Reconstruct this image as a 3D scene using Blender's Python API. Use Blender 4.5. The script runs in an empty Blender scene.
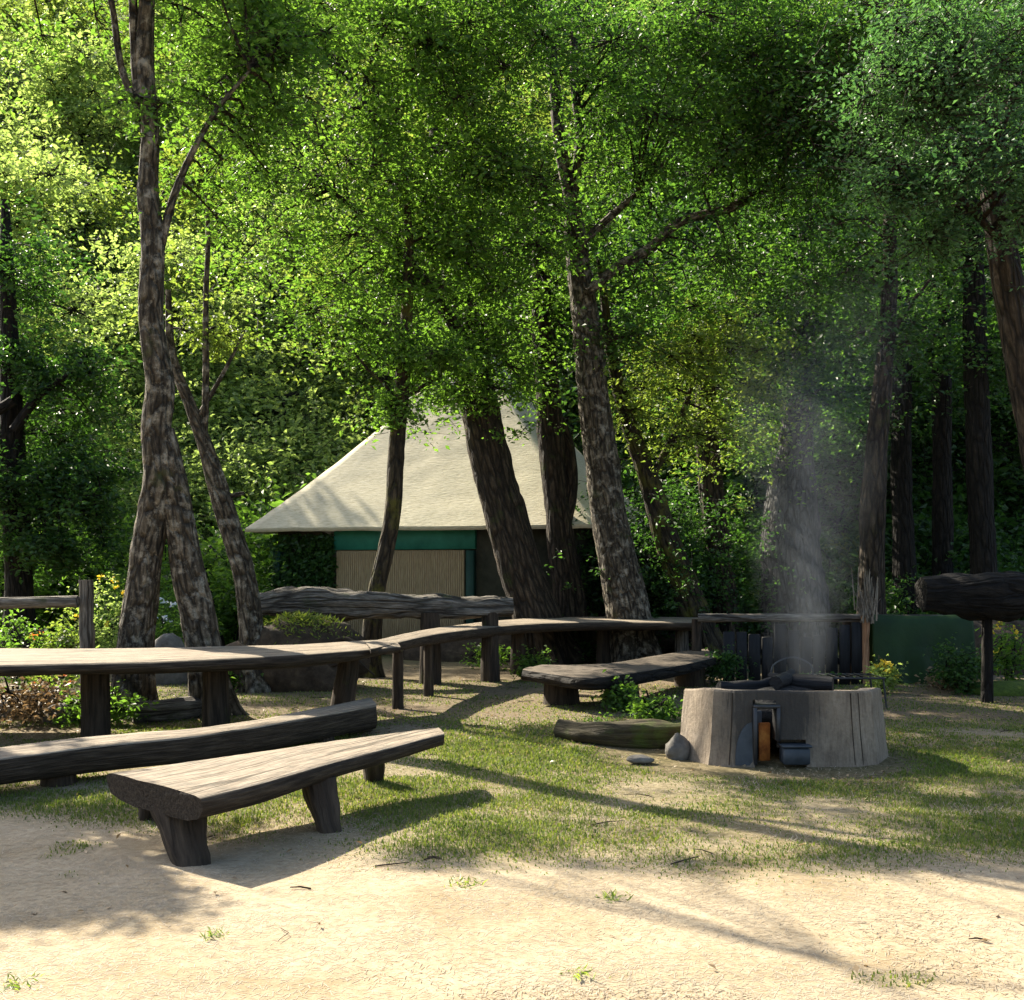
import bpy, math, random
import numpy as np
from mathutils import Vector

RS = np.random.RandomState(11)
random.seed(5)
SC = bpy.context.scene
COL = SC.collection
R = math.radians

# ------------------------------------------------------------------ camera geometry used to read sizes off the place
CH, HY, F = 1.5, 572.0, 1150.0           # eye height, horizon row, focal length in pixels
SUN_EL, SUN_AZ = R(37), (-0.70, 0.71)    # light comes from the left and behind the clearing
_h = math.hypot(*SUN_AZ)
S = np.array([SUN_AZ[0]/_h*math.cos(SUN_EL), SUN_AZ[1]/_h*math.cos(SUN_EL), math.sin(SUN_EL)])


def P(px, py, d):
    return np.array([(px-512)/F*d, d, CH-(py-HY)/F*d])


def G(px, py, z=0.0):
    d = F*(CH-z)/(py-HY)
    return np.array([(px-512)/F*d, d, z])


# ------------------------------------------------------------------ noise
def _hash(ix, iy, iz):
    v = np.sin(ix*127.1+iy*311.7+iz*74.7)*43758.5453
    return v-np.floor(v)


def vn3(p):
    p = np.asarray(p, float)
    i = np.floor(p); f = p-i; u = f*f*(3-2*f)
    out = 0
    for a in (0, 1):
        for b in (0, 1):
            for c in (0, 1):
                w = (u[:, 0] if a else 1-u[:, 0])*(u[:, 1] if b else 1-u[:, 1])*(u[:, 2] if c else 1-u[:, 2])
                out = out+w*_hash(i[:, 0]+a, i[:, 1]+b, i[:, 2]+c)
    return out*2-1


def fbm(p, o=3):
    p = np.asarray(p, float); s = 0; a = 1; t = 0
    for k in range(o):
        s = s+a*vn3(p*(2**k)+17.3*k); t += a; a *= .5
    return s/t


def smooth(a, b, x):
    t = np.clip((x-a)/(b-a), 0, 1)
    return t*t*(3-2*t)


def gz(x, y):
    x = np.asarray(x, float); y = np.asarray(y, float)
    p = np.stack([x, y, x*0], -1).reshape(-1, 3)
    n = (fbm(p*.55, 2)*.03+fbm(p*2.3+9, 3)*.014).reshape(x.shape)
    far = np.maximum(0, y-29)
    hill = .70*(np.sqrt(far*far+60)-math.sqrt(60))*(y > 29)
    hill = np.minimum(hill, 70)
    return n*(y < 40)+hill


def g1(x, y):
    return float(gz(np.array([x]), np.array([y]))[0])


# ------------------------------------------------------------------ mesh collector
class MB:
    def __init__(s):
        s.v, s.q, s.g, s.n = [], [], [], 0      # verts, (faces, size, mat), grain

    def add(s, v, faces, grain=None, mat=0):
        v = np.asarray(v, float)
        s.v.append(v); s.g.append(v if grain is None else np.asarray(grain, float))
        if isinstance(faces, np.ndarray):
            s.q.append((faces+s.n, mat))
        else:
            by = {}
            for f in faces:
                by.setdefault(len(f), []).append(f)
            for k, fs in by.items():
                s.q.append((np.array(fs, int)+s.n, mat))
        s.n += len(v)

    def build(s, name, mats, parent=None, smooth_=True, origin=None):
        v = np.concatenate(s.v); g = np.concatenate(s.g)
        o = np.zeros(3) if origin is None else np.asarray(origin, float)
        if parent is not None:
            o = ROOTLOC[parent.name]
        me = bpy.data.meshes.new(name)
        me.vertices.add(len(v)); me.vertices.foreach_set('co', (v-o).astype(np.float32).ravel())
        idx = np.concatenate([f.ravel() for f, m in s.q]).astype(np.int32)
        tot = np.concatenate([np.full(len(f), f.shape[1], np.int32) for f, m in s.q])
        mi = np.concatenate([np.full(len(f), m, np.int32) for f, m in s.q])
        st = np.concatenate([[0], np.cumsum(tot)[:-1]]).astype(np.int32)
        me.loops.add(len(idx)); me.loops.foreach_set('vertex_index', idx)
        me.polygons.add(len(tot)); me.polygons.foreach_set('loop_start', st); me.polygons.foreach_set('loop_total', tot)
        me.polygons.foreach_set('material_index', mi)
        me.polygons.foreach_set('use_smooth', np.full(len(tot), smooth_))
        at = me.attributes.new('grain', 'FLOAT_VECTOR', 'POINT')
        at.data.foreach_set('vector', g.astype(np.float32).ravel())
        me.update(calc_edges=True); me.validate()
        for m in (mats if isinstance(mats, (list, tuple)) else [mats]):
            me.materials.append(m)
        ob = bpy.data.objects.new(name, me); COL.objects.link(ob)
        ob.location = (0, 0, 0) if parent is not None else tuple(o)
        if parent is not None:
            ob.parent = parent
        elif origin is not None:
            ROOTLOC[ob.name] = o
        return ob


ROOTLOC = {}


def tag(o, label=None, cat=None, group=None, kind=None):
    if label: o['label'] = label
    if cat: o['category'] = cat
    if group: o['group'] = group
    if kind: o['kind'] = kind
    return o


def thing(name, loc, label, cat, group=None):
    o = bpy.data.objects.new(name, None); COL.objects.link(o)
    o.empty_display_size = .2
    o.location = tuple(loc); ROOTLOC[o.name] = np.asarray(loc, float)
    return tag(o, label, cat, group)


def copy_tree(o, parent=None):
    c = o.copy(); COL.objects.link(c)
    if parent is not None:
        c.parent = parent
    for ch in [k for k in COL.objects if k.parent is o]:
        copy_tree(ch, c)
    return c


# ------------------------------------------------------------------ shape helpers
def catmull(pts, step=None, n=None):
    pts = np.asarray(pts, float)
    if len(pts) == 2:
        q = np.stack([pts[0]*2-pts[1], pts[0], pts[1], pts[1]*2-pts[0]])
    else:
        q = np.vstack([pts[0]*2-pts[1], pts, pts[-1]*2-pts[-2]])
    out = []
    for i in range(1, len(q)-2):
        k = 12
        t = np.linspace(0, 1, k, endpoint=False)[:, None]
        a, b, c, d = q[i-1], q[i], q[i+1], q[i+2]
        out.append(.5*((2*b)+(-a+c)*t+(2*a-5*b+4*c-d)*t**2+(-a+3*b-3*c+d)*t**3))
    out = np.vstack(out+[q[-2][None]])
    L = np.concatenate([[0], np.cumsum(np.linalg.norm(np.diff(out[:, :3], axis=0), axis=1))])
    m = n or max(2, int(L[-1]/step)+1)
    s = np.linspace(0, L[-1], m)
    return np.stack([np.interp(s, L, out[:, k]) for k in range(out.shape[1])], -1), s


def tube(mb, pts, radii, seg=14, step=.12, amp=.1, freq=2.5, flare=0., lobes=5, squash=1., mat=0, seed=0., knots=0):
    """a tapering limb through pts: uneven skin, optional root flare"""
    a = np.hstack([np.asarray(pts, float), np.asarray(radii, float)[:, None]])
    c, s = catmull(a, step)
    p, r = c[:, :3], np.maximum(c[:, 3], .002)
    T = np.gradient(p, axis=0); T /= np.linalg.norm(T, axis=1)[:, None]
    ref = np.array([0, 1, 0.]) if abs(T[0][1]) < .9 else np.array([0, 0, 1.])
    n0 = np.cross(ref, T[0]); n0 /= np.linalg.norm(n0)
    th = np.linspace(0, 2*np.pi, seg, endpoint=False)
    V, Gr = [], []
    for i in range(len(p)):
        n0 = n0-T[i]*np.dot(n0, T[i]); n0 /= np.linalg.norm(n0)
        b0 = np.cross(T[i], n0)
        rr = np.full(seg, r[i])
        if flare:
            f = flare*math.exp(-s[i]/(r[0]*1.3))
            rr = rr*(1+f*(.7+.6*np.cos(lobes*th+seed)+.3*np.cos(3*th+seed*2)))
        d = np.cos(th)[:, None]*n0+np.sin(th)[:, None]*b0*squash
        V.append(p[i]+d*rr[:, None])
        Gr.append(np.stack([np.cos(th)*r[i]+seed, np.sin(th)*r[i], np.full(seg, s[i])], -1))
    V = np.array(V); Gr = np.array(Gr)
    flat = V.reshape(-1, 3); gf = Gr.reshape(-1, 3)
    cen = np.repeat(p, seg, axis=0); dirv = flat-cen
    nz = fbm(np.stack([gf[:, 0]*3.2/max(r[0], .03)*.3, gf[:, 1]*3.2/max(r[0], .03)*.3, gf[:, 2]*freq*.6], -1)+seed, 3)
    nz2 = fbm(flat*freq*.5+seed*3, 2)
    ridge = np.abs(vn3(np.stack([gf[:, 0]*20, gf[:, 1]*20, gf[:, 2]*4], -1)))
    flat = cen+dirv*(1+amp*(nz*1.1+nz2*.9)+amp*.95*(ridge-.4))[:, None]
    N = len(p)
    i, j = np.meshgrid(np.arange(N-1), np.arange(seg), indexing='ij')
    q = np.stack([i*seg+j, i*seg+(j+1) % seg, (i+1)*seg+(j+1) % seg, (i+1)*seg+j], -1).reshape(-1, 4)
    base = mb.n
    mb.add(flat, q, gf, mat)
    # caps: centre fans
    for e, ring in ((0, 0), (1, N-1)):
        cv = np.vstack([flat[ring*seg:(ring+1)*seg], p[ring][None]])
        gg = np.vstack([gf[ring*seg:(ring+1)*seg], gf[ring*seg:(ring+1)*seg].mean(0)[None]])
        fs = [((k+1) % seg, k, seg) if e == 0 else (k, (k+1) % seg, seg) for k in range(seg)]
        mb.add(cv, fs, gg, mat)
    return p


PROF = [(0, .2), (.02, .07), (.07, .01), (.2, 0), (.35, 0), (.5, 0), (.65, 0), (.8, 0), (.93, .01), (.98, .07), (1, .2),
        (1, .5), (.96, .78), (.86, .93), (.68, 1), (.5, 1.02), (.32, 1), (.14, .93), (.04, .78), (0, .5)]


def slab(mb, front, back, thick, amp=.02, seed=0., step=.06, taper=None, mat=0):
    """a hewn half-log plank between two top edges"""
    n = max(8, int(np.linalg.norm(np.asarray(front[-1])-np.asarray(front[0]))/step))
    f, s = catmull(front, n=n); b, _ = catmull(back, n=n)
    pr = np.array(PROF)
    th = np.full(n, thick) if np.isscalar(thick) else np.interp(np.linspace(0, 1, n), np.linspace(0, 1, len(thick)), thick)
    V, Gr = [], []
    for i in range(n):
        w = b[i]-f[i]
        v = f[i]+pr[:, :1]*w-np.array([0, 0, 1])*pr[:, 1:]*th[i]
        V.append(v)
        Gr.append(np.stack([pr[:, 0]*np.linalg.norm(w)+seed, pr[:, 1]*th[i], np.full(len(pr), s[i])], -1))
    V = np.array(V).reshape(-1, 3); Gr = np.array(Gr).reshape(-1, 3)
    m = len(pr)
    cen = np.repeat((f+b)/2-np.array([0, 0, .5])*th[:, None], m, axis=0)
    dd = V-cen; dd /= np.linalg.norm(dd, axis=1)[:, None]+1e-6
    nz = fbm(np.stack([Gr[:, 0]*5, Gr[:, 1]*5, Gr[:, 2]*1.6], -1)+seed, 3)
    rd = np.abs(vn3(np.stack([Gr[:, 0]*40, Gr[:, 1]*40, Gr[:, 2]*2.2], -1)+seed))
    V = V+dd*((nz*amp)+(rd-.4)*amp*.35)[:, None]
    # ragged ends
    ends = np.zeros(len(V)); ends[:m] = -1; ends[-m:] = 1
    ax = (f[-1]-f[0])/np.linalg.norm(f[-1]-f[0])
    V = V+(ends*np.abs(fbm(V*9+seed, 2))*amp*2)[:, None]*ax
    i, j = np.meshgrid(np.arange(n-1), np.arange(m), indexing='ij')
    q = np.stack([i*m+j, (i+1)*m+j, (i+1)*m+(j+1) % m, i*m+(j+1) % m], -1).reshape(-1, 4)
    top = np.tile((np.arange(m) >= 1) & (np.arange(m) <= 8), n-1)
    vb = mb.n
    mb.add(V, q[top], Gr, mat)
    mb.q.append((q[~top]+vb, 1))  # sides and underside take the second, darker wood: shade put into the colour
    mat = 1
    for e, ring in ((0, 0), (1, n-1)):
        cv = np.vstack([V[ring*m:(ring+1)*m], V[ring*m:(ring+1)*m].mean(0)[None]])
        gg = np.vstack([Gr[ring*m:(ring+1)*m], Gr[ring*m:(ring+1)*m].mean(0)[None]])
        fs = [(k, (k+1) % m, m) if e == 0 else ((k+1) % m, k, m) for k in range(m)]
        mb.add(cv, fs, gg, mat)


def hewn_leg(mb, foot, head, wf, wh, seed=0., turn=0., mat=0):
    """a rough-sawn tapering block leg from foot to head; w = (width, depth)"""
    k = 14
    t = np.linspace(0, 1, k)
    prof = np.array([(-.5, -.38), (-.38, -.5), (0, -.52), (.38, -.5), (.5, -.38), (.52, 0), (.5, .38), (.38, .5), (0, .52), (-.38, .5), (-.5, .38), (-.52, 0)])
    c, s_ = math.cos(turn), math.sin(turn)
    V, Gr = [], []
    H = np.linalg.norm(np.asarray(head)-np.asarray(foot))
    for u in t:
        o = np.asarray(foot)*(1-u)+np.asarray(head)*u
        w = np.array(wf)*(1-u)+np.array(wh)*u
        xy = prof*w
        V.append(np.stack([o[0]+xy[:, 0]*c-xy[:, 1]*s_, o[1]+xy[:, 0]*s_+xy[:, 1]*c, np.full(len(prof), o[2])], -1))
        Gr.append(np.stack([xy[:, 0]+seed, xy[:, 1], np.full(len(prof), u*H)], -1))
    V = np.array(V).reshape(-1, 3); Gr = np.array(Gr).reshape(-1, 3)
    V[:, :2] += np.stack([fbm(V*7+seed, 3), fbm(V*7+seed+5, 3)], -1)*.022
    m = len(prof)
    i, j = np.meshgrid(np.arange(k-1), np.arange(m), indexing='ij')
    q = np.stack([i*m+j, i*m+(j+1) % m, (i+1)*m+(j+1) % m, (i+1)*m+j], -1).reshape(-1, 4)
    mb.add(V, q, Gr, mat)
    mb.add(V[:m], [tuple(range(m-1, -1, -1))], Gr[:m], mat)
    mb.add(V[-m:], [tuple(range(m))], Gr[-m:], mat)


def rock(mb, c, rad, seed=0., amp=.25, lat=16, lon=24, mat=0, freq=1.4):
    th = np.linspace(0.02, np.pi-.02, lat); ph = np.linspace(0, 2*np.pi, lon, endpoint=False)
    t, p = np.meshgrid(th, ph, indexing='ij')
    d = np.stack([np.sin(t)*np.cos(p), np.sin(t)*np.sin(p), np.cos(t)], -1).reshape(-1, 3)
    n = fbm(d*freq+seed, 4); n2 = np.abs(vn3(d*3+seed*2))
    v = np.asarray(c)+d*np.asarray(rad)*(1+amp*n+amp*.3*n2)[:, None]
    i, j = np.meshgrid(np.arange(lat-1), np.arange(lon), indexing='ij')
    q = np.stack([i*lon+j, (i+1)*lon+j, (i+1)*lon+(j+1) % lon, i*lon+(j+1) % lon], -1).reshape(-1, 4)
    mb.add(v, q, None, mat)


def box(mb, c, size, rot=0., bev=.01, mat=0, seed=0., amp=0.):
    sx, sy, sz = [k/2 for k in size]
    b = min(bev, sx*.45, sy*.45, sz*.45)
    pts = []
    for z, i in ((-sz, b), (-sz+b, 0), (sz-b, 0), (sz, b)):
        for x, y in ((-sx+i+b, -sy+i), (sx-i-b, -sy+i), (sx-i, -sy+i+b), (sx-i, sy-i-b), (sx-i-b, sy-i), (-sx+i+b, sy-i), (-sx+i, sy-i-b), (-sx+i, -sy+i+b)):
            pts.append((x, y, z))
    v = np.array(pts); g = v.copy()
    if size[0] >= size[2]: g = g[:, [1, 2, 0]]
    g = g+np.array([seed, 0, 0])
    cc, ss = math.cos(rot), math.sin(rot)
    v = np.stack([v[:, 0]*cc-v[:, 1]*ss, v[:, 0]*ss+v[:, 1]*cc, v[:, 2]], -1)+np.asarray(c)
    fs = []
    for k in range(3):
        for j in range(8):
            fs.append((k*8+j, k*8+(j+1) % 8, (k+1)*8+(j+1) % 8, (k+1)*8+j))
    fs.append(tuple(range(7, -1, -1))); fs.append(tuple(range(24, 32)))
    mb.add(v, fs, g, mat)


def lines(mb, A, B, ra, rb, mat=0):
    """many thin three-sided twigs from A to B"""
    A = np.asarray(A, float); B = np.asarray(B, float)
    T = B-A; L = np.linalg.norm(T, axis=1)[:, None]+1e-9; T = T/L
    ref = np.where(np.abs(T[:, 2:3]) < .9, np.array([[0, 0, 1.]]), np.array([[1., 0, 0]]))
    n = np.cross(T, ref); n /= np.linalg.norm(n, axis=1)[:, None]; b = np.cross(T, n)
    V = []
    for E, r in ((A, ra), (B, rb)):
        for k in range(3):
            a = 2*np.pi*k/3
            V.append(E+(np.cos(a)*n+np.sin(a)*b)*np.reshape(np.broadcast_to(r, (len(A),)), (-1, 1)))
    V = np.stack(V, 1).reshape(-1, 3)
    o = np.arange(len(A))[:, None, None]*6
    f = np.array([[0, 1, 4, 3], [1, 2, 5, 4], [2, 0, 3, 5]])[None]
    gr = np.stack([V[:, 0], V[:, 1], V[:, 2]], -1)
    mb.add(V, (o+f).reshape(-1, 4), gr, mat)


def leaves(mb, pos, L, wid=.55, droop=.25, up=.7, mat=0, rs=RS, fold=.12):
    """one folded four-cornered leaf per position"""
    n = len(pos)
    L = np.broadcast_to(L, (n,))*rs.uniform(.5, 1.45, n)
    a = rs.uniform(0, 2*np.pi, n)
    d = np.stack([np.cos(a), np.sin(a), rs.normal(-droop, .45, n)], -1); d /= np.linalg.norm(d, axis=1)[:, None]
    nn = rs.normal(0, 1, (n, 3))*(1-up*.6)+np.array([0, 0, up]); nn -= d*np.sum(nn*d, 1)[:, None]
    nn /= np.linalg.norm(nn, axis=1)[:, None]+1e-9
    w = np.cross(d, nn)
    l = L[:, None]
    b = pos; t = pos+d*l-nn*l*.1
    m = pos+d*l*.45
    le = m+w*l*wid*.5+nn*l*fold; ri = m-w*l*wid*.5+nn*l*fold
    V = np.stack([b, ri, t, le], 1).reshape(-1, 3)
    q = np.arange(n*4).reshape(n, 4)
    mb.add(V, q, None, mat)


# ------------------------------------------------------------------ materials
def nodes(name):
    m = bpy.data.materials.new(name); m.use_nodes = True
    nt = m.node_tree; nt.nodes.clear()
    out = nt.nodes.new('ShaderNodeOutputMaterial')
    return m, nt, out


def N(nt, t, **k):
    n = nt.nodes.new(t)
    for a, b in k.items():
        if a.startswith('i_'):
            key = a[2:].replace('_', ' ')
            n.inputs[key].default_value = b
        else:
            setattr(n, a, b)
    return n


def ramp(nt, stops, fac):
    r = nt.nodes.new('ShaderNodeValToRGB')
    e = r.color_ramp.elements
    while len(e) < len(stops): e.new(.5)
    for k, (p, c) in enumerate(stops):
        e[k].position = p; e[k].color = (*c, 1)
    nt.links.new(fac, r.inputs[0])
    return r


def mixc(nt, a, b, fac, mode='MIX'):
    n = nt.nodes.new('ShaderNodeMix'); n.data_type = 'RGBA'; n.blend_type = mode
    for s, v in ((0, fac), (6, a), (7, b)):
        if hasattr(v, 'links') or hasattr(v, 'is_linked'):
            nt.links.new(v, n.inputs[s])
        elif s == 0: n.inputs[0].default_value = v
        else: n.inputs[s].default_value = (*v, 1)
    return n.outputs[2]


def wood(name, stops, scale=(9, 9, 1.3), bump=.5, dist=.02, rough=.85, moss=None, moss_amt=.5, crack=(30, 30, 2.2), lichen=None, fissure=None):
    m, nt, out = nodes(name)
    at = N(nt, 'ShaderNodeAttribute', attribute_name='grain')
    mp = N(nt, 'ShaderNodeMapping'); mp.inputs['Scale'].default_value = scale
    nt.links.new(at.outputs['Vector'], mp.inputs['Vector'])
    n1 = N(nt, 'ShaderNodeTexNoise'); n1.inputs['Scale'].default_value = 1.6; n1.inputs['Detail'].default_value = 9; n1.inputs['Roughness'].default_value = .68
    nt.links.new(mp.outputs[0], n1.inputs['Vector'])
    mp2 = N(nt, 'ShaderNodeMapping'); mp2.inputs['Scale'].default_value = crack
    nt.links.new(at.outputs['Vector'], mp2.inputs['Vector'])
    n2 = N(nt, 'ShaderNodeTexNoise'); n2.inputs['Scale'].default_value = 1.; n2.inputs['Detail'].default_value = 6; n2.inputs['Distortion'].default_value = .6
    nt.links.new(mp2.outputs[0], n2.inputs['Vector'])
    r = ramp(nt, stops, n1.outputs['Fac'])
    r2 = ramp(nt, [(.38, (.35, .33, .3)), (.52, (1, 1, 1))], n2.outputs['Fac'])
    col = mixc(nt, r.outputs[0], r2.outputs[0], .8, 'MULTIPLY')
    height = None
    if fissure is not None:
        mp5 = N(nt, 'ShaderNodeMapping'); mp5.inputs['Scale'].default_value = fissure[:3]
        nt.links.new(at.outputs['Vector'], mp5.inputs['Vector'])
        wn = N(nt, 'ShaderNodeTexNoise'); wn.inputs['Scale'].default_value = .8; wn.inputs['Detail'].default_value = 5
        nt.links.new(mp5.outputs[0], wn.inputs['Vector'])
        wa = N(nt, 'ShaderNodeMix'); wa.data_type = 'VECTOR'; wa.inputs[0].default_value = .45
        nt.links.new(mp5.outputs[0], wa.inputs[4]); nt.links.new(wn.outputs['Color'], wa.inputs[5])
        vo = N(nt, 'ShaderNodeTexVoronoi'); vo.feature = 'DISTANCE_TO_EDGE'; vo.inputs['Scale'].default_value = 1.
        nt.links.new(wa.outputs[1], vo.inputs['Vector'])
        r5 = ramp(nt, [(0., (.16, .15, .14)), (fissure[3], (1, 1, 1))], vo.outputs['Distance'])
        col = mixc(nt, col, r5.outputs[0], .85, 'MULTIPLY')
        height = r5.outputs[0]
    tc = N(nt, 'ShaderNodeTexCoord')
    if lichen is not None:
        n4 = N(nt, 'ShaderNodeTexNoise'); n4.inputs['Scale'].default_value = 7; n4.inputs['Detail'].default_value = 10; n4.inputs['Roughness'].default_value = .7
        nt.links.new(tc.outputs['Object'], n4.inputs['Vector'])
        r4 = ramp(nt, [(.51, (0, 0, 0)), (.66, (.8, .8, .8))], n4.outputs['Fac'])
        col = mixc(nt, col, lichen, r4.outputs[0])
    if moss is not None:
        n3 = N(nt, 'ShaderNodeTexNoise'); n3.inputs['Scale'].default_value = 2.3; n3.inputs['Detail'].default_value = 7; n3.inputs['Roughness'].default_value = .7
        nt.links.new(tc.outputs['Object'], n3.inputs['Vector'])
        r3 = ramp(nt, [(.62-moss_amt*.3, (0, 0, 0)), (.75-moss_amt*.3, (1, 1, 1))], n3.outputs['Fac'])
        col = mixc(nt, col, moss, r3.outputs[0])
    b = N(nt, 'ShaderNodeBsdfPrincipled'); b.inputs['Roughness'].default_value = rough
    b.inputs['Specular IOR Level'].default_value = .25
    nt.links.new(col, b.inputs['Base Color'])
    bp = N(nt, 'ShaderNodeBump'); bp.inputs['Strength'].default_value = bump; bp.inputs['Distance'].default_value = dist
    ad = N(nt, 'ShaderNodeMath', operation='ADD'); nt.links.new(n1.outputs['Fac'], ad.inputs[0]); nt.links.new(n2.outputs['Fac'], ad.inputs[1])
    hh = ad.outputs[0]
    if height is not None:
        a2 = N(nt, 'ShaderNodeMath', operation='MULTIPLY_ADD'); a2.inputs[1].default_value = 1.2
        nt.links.new(height, a2.inputs[0]); nt.links.new(hh, a2.inputs[2]); hh = a2.outputs[0]
    nt.links.new(hh, bp.inputs['Height']); nt.links.new(bp.outputs[0], b.inputs['Normal'])
    nt.links.new(b.outputs[0], out.inputs[0])
    return m


def leaf(name, c1, c2, t1, trans=.45, yellow=None, rough=.5, patch=.9, yp=(.86, .95)):
    m, nt, out = nodes(name)
    ge = N(nt, 'ShaderNodeNewGeometry')
    tc = N(nt, 'ShaderNodeTexCoord')
    n1 = N(nt, 'ShaderNodeTexNoise'); n1.inputs['Scale'].default_value = patch; n1.inputs['Detail'].default_value = 3
    nt.links.new(tc.outputs['Object'], n1.inputs['Vector'])
    ad = N(nt, 'ShaderNodeMath', operation='MULTIPLY_ADD'); ad.inputs[1].default_value = .55; 
    nt.links.new(ge.outputs['Random Per Island'], ad.inputs[0])
    ml = N(nt, 'ShaderNodeMath', operation='MULTIPLY'); ml.inputs[1].default_value = .5
    nt.links.new(n1.outputs['Fac'], ml.inputs[0]); nt.links.new(ml.outputs[0], ad.inputs[2])
    st = [(.15, c1), (min(.75, yp[0]-.1), c2)]
    if yellow is not None: st += [(yp[0], c2), (yp[1], yellow)]
    r = ramp(nt, st, ad.outputs[0])
    tcl = mixc(nt, r.outputs[0], t1, 1.0, 'MULTIPLY')
    b = N(nt, 'ShaderNodeBsdfPrincipled'); b.inputs['Roughness'].default_value = rough; b.inputs['Specular IOR Level'].default_value = .5
    nt.links.new(r.outputs[0], b.inputs['Base Color'])
    t = N(nt, 'ShaderNodeBsdfTranslucent'); nt.links.new(tcl, t.inputs['Color'])
    mx = N(nt, 'ShaderNodeMixShader'); mx.inputs[0].default_value = trans
    nt.links.new(b.outputs[0], mx.inputs[1]); nt.links.new(t.outputs[0], mx.inputs[2])
    nt.links.new(mx.outputs[0], out.inputs[0])
    return m


def plain(name, stops, scale=6., bump=.3, dist=.01, rough=.9, stretch=(1, 1, 1), detail=8, coord='Object', spec=.25, metallic=0.):
    m, nt, out = nodes(name)
    tc = N(nt, 'ShaderNodeTexCoord')
    mp = N(nt, 'ShaderNodeMapping'); mp.inputs['Scale'].default_value = stretch
    nt.links.new(tc.outputs[coord], mp.inputs['Vector'])
    n1 = N(nt, 'ShaderNodeTexNoise'); n1.inputs['Scale'].default_value = scale; n1.inputs['Detail'].default_value = detail; n1.inputs['Roughness'].default_value = .65
    nt.links.new(mp.outputs[0], n1.inputs['Vector'])
    r = ramp(nt, stops, n1.outputs['Fac'])
    b = N(nt, 'ShaderNodeBsdfPrincipled'); b.inputs['Roughness'].default_value = rough; b.inputs['Specular IOR Level'].default_value = spec
    b.inputs['Metallic'].default_value = metallic
    nt.links.new(r.outputs[0], b.inputs['Base Color'])
    bp = N(nt, 'ShaderNodeBump'); bp.inputs['Strength'].default_value = bump; bp.inputs['Distance'].default_value = dist
    nt.links.new(n1.outputs['Fac'], bp.inputs['Height']); nt.links.new(bp.outputs[0], b.inputs['Normal'])
    nt.links.new(b.outputs[0], out.inputs[0])
    return m


M = {}
M['bark'] = wood('brown_bark', [(.25, (.020, .014, .009)), (.5, (.055, .039, .024)), (.8, (.14, .105, .068))], scale=(14, 14, 5), bump=1., dist=.05, moss=(.04, .052, .010), moss_amt=.1, fissure=(20, 20, 4.5, .22))
M['bark_pale'] = wood('pale_bark', [(.28, (.018, .014, .009)), (.5, (.10, .079, .053)), (.76, (.30, .255, .19))], scale=(12, 12, 5), bump=1., dist=.05, moss=(.05, .06, .015), moss_amt=.1, lichen=(.38, .34, .265), fissure=(22, 22, 7, .2))
M['bark_moss'] = wood('mossy_bark', [(.25, (.016, .012, .007)), (.5, (.045, .033, .018)), (.8, (.12, .09, .05))], scale=(14, 14, 5), bump=1., dist=.03, moss=(.085, .078, .012), moss_amt=.4, fissure=(20, 20, 4.5, .22))
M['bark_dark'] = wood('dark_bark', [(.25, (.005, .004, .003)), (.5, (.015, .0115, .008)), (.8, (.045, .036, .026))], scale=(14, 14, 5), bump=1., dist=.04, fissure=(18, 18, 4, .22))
M['bark_grey'] = wood('grey_bark', [(.25, (.022, .022, .021)), (.5, (.06, .06, .057)), (.8, (.14, .137, .13))], scale=(14, 14, 6), bump=1., dist=.04, fissure=(18, 18, 6, .22))
M['weathered'] = wood('weathered_wood', [(.25, (.14, .108, .075)), (.5, (.30, .242, .176)), (.78, (.45, .385, .295))], scale=(34, 34, 2.6), bump=.8, dist=.012, crack=(110, 110, 3.5), lichen=(.16, .14, .108), fissure=(12, 12, .55, .035))
M['weathered_grey'] = wood('grey_weathered_wood', [(.22, (.05, .043, .035)), (.5, (.16, .14, .115)), (.78, (.34, .305, .26))], scale=(22, 22, 3.5), bump=1., dist=.03, crack=(60, 60, 4.0), moss=(.05, .06, .018), moss_amt=.15, fissure=(16, 16, 1.3, .12))
M['shade_edge_twig_wood'] = wood('shade_darkened_edge_and_twig', [(.25, (.014, .010, .007)), (.5, (.045, .033, .022)), (.8, (.11, .085, .06))], scale=(26, 26, 3), bump=1., dist=.02, crack=(70, 70, 3))  # dark wood: shade painted on slab sides and undersides; also colours the twigs
M['weathered_dark'] = wood('worn_dark_wood', [(.25, (.05, .038, .026)), (.5, (.12, .095, .068)), (.78, (.25, .20, .15))], scale=(30, 30, 2.6), bump=.8, dist=.015, crack=(90, 90, 3.5))
M['dark_wood'] = wood('dark_brown_wood', [(.25, (.013, .009, .006)), (.5, (.04, .028, .018)), (.8, (.10, .072, .047))], scale=(12, 12, 1.2), bump=.9, dist=.02, moss=(.05, .055, .012), moss_amt=.05)  # dark brown wood of legs, blocks and posts
M['charred'] = wood('charred_and_shade_wood', [(.25, (.003, .003, .004)), (.5, (.007, .007, .008)), (.8, (.018, .018, .02))], scale=(14, 14, 1.5), bump=.8, dist=.02, rough=.6)  # charred logs, and the black boards that stand in for shade
M['moss_log'] = wood('moss_covered_log', [(.25, (.02, .016, .009)), (.5, (.05, .04, .02)), (.8, (.10, .085, .04))], scale=(8, 8, 2), bump=1., dist=.03, moss=(.05, .07, .012), moss_amt=.35)
M['frayed'] = wood('split_orange_wood', [(.25, (.16, .07, .035)), (.5, (.36, .18, .09)), (.8, (.55, .36, .22))], scale=(14, 14, 1.2), bump=.9, dist=.02)

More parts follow.
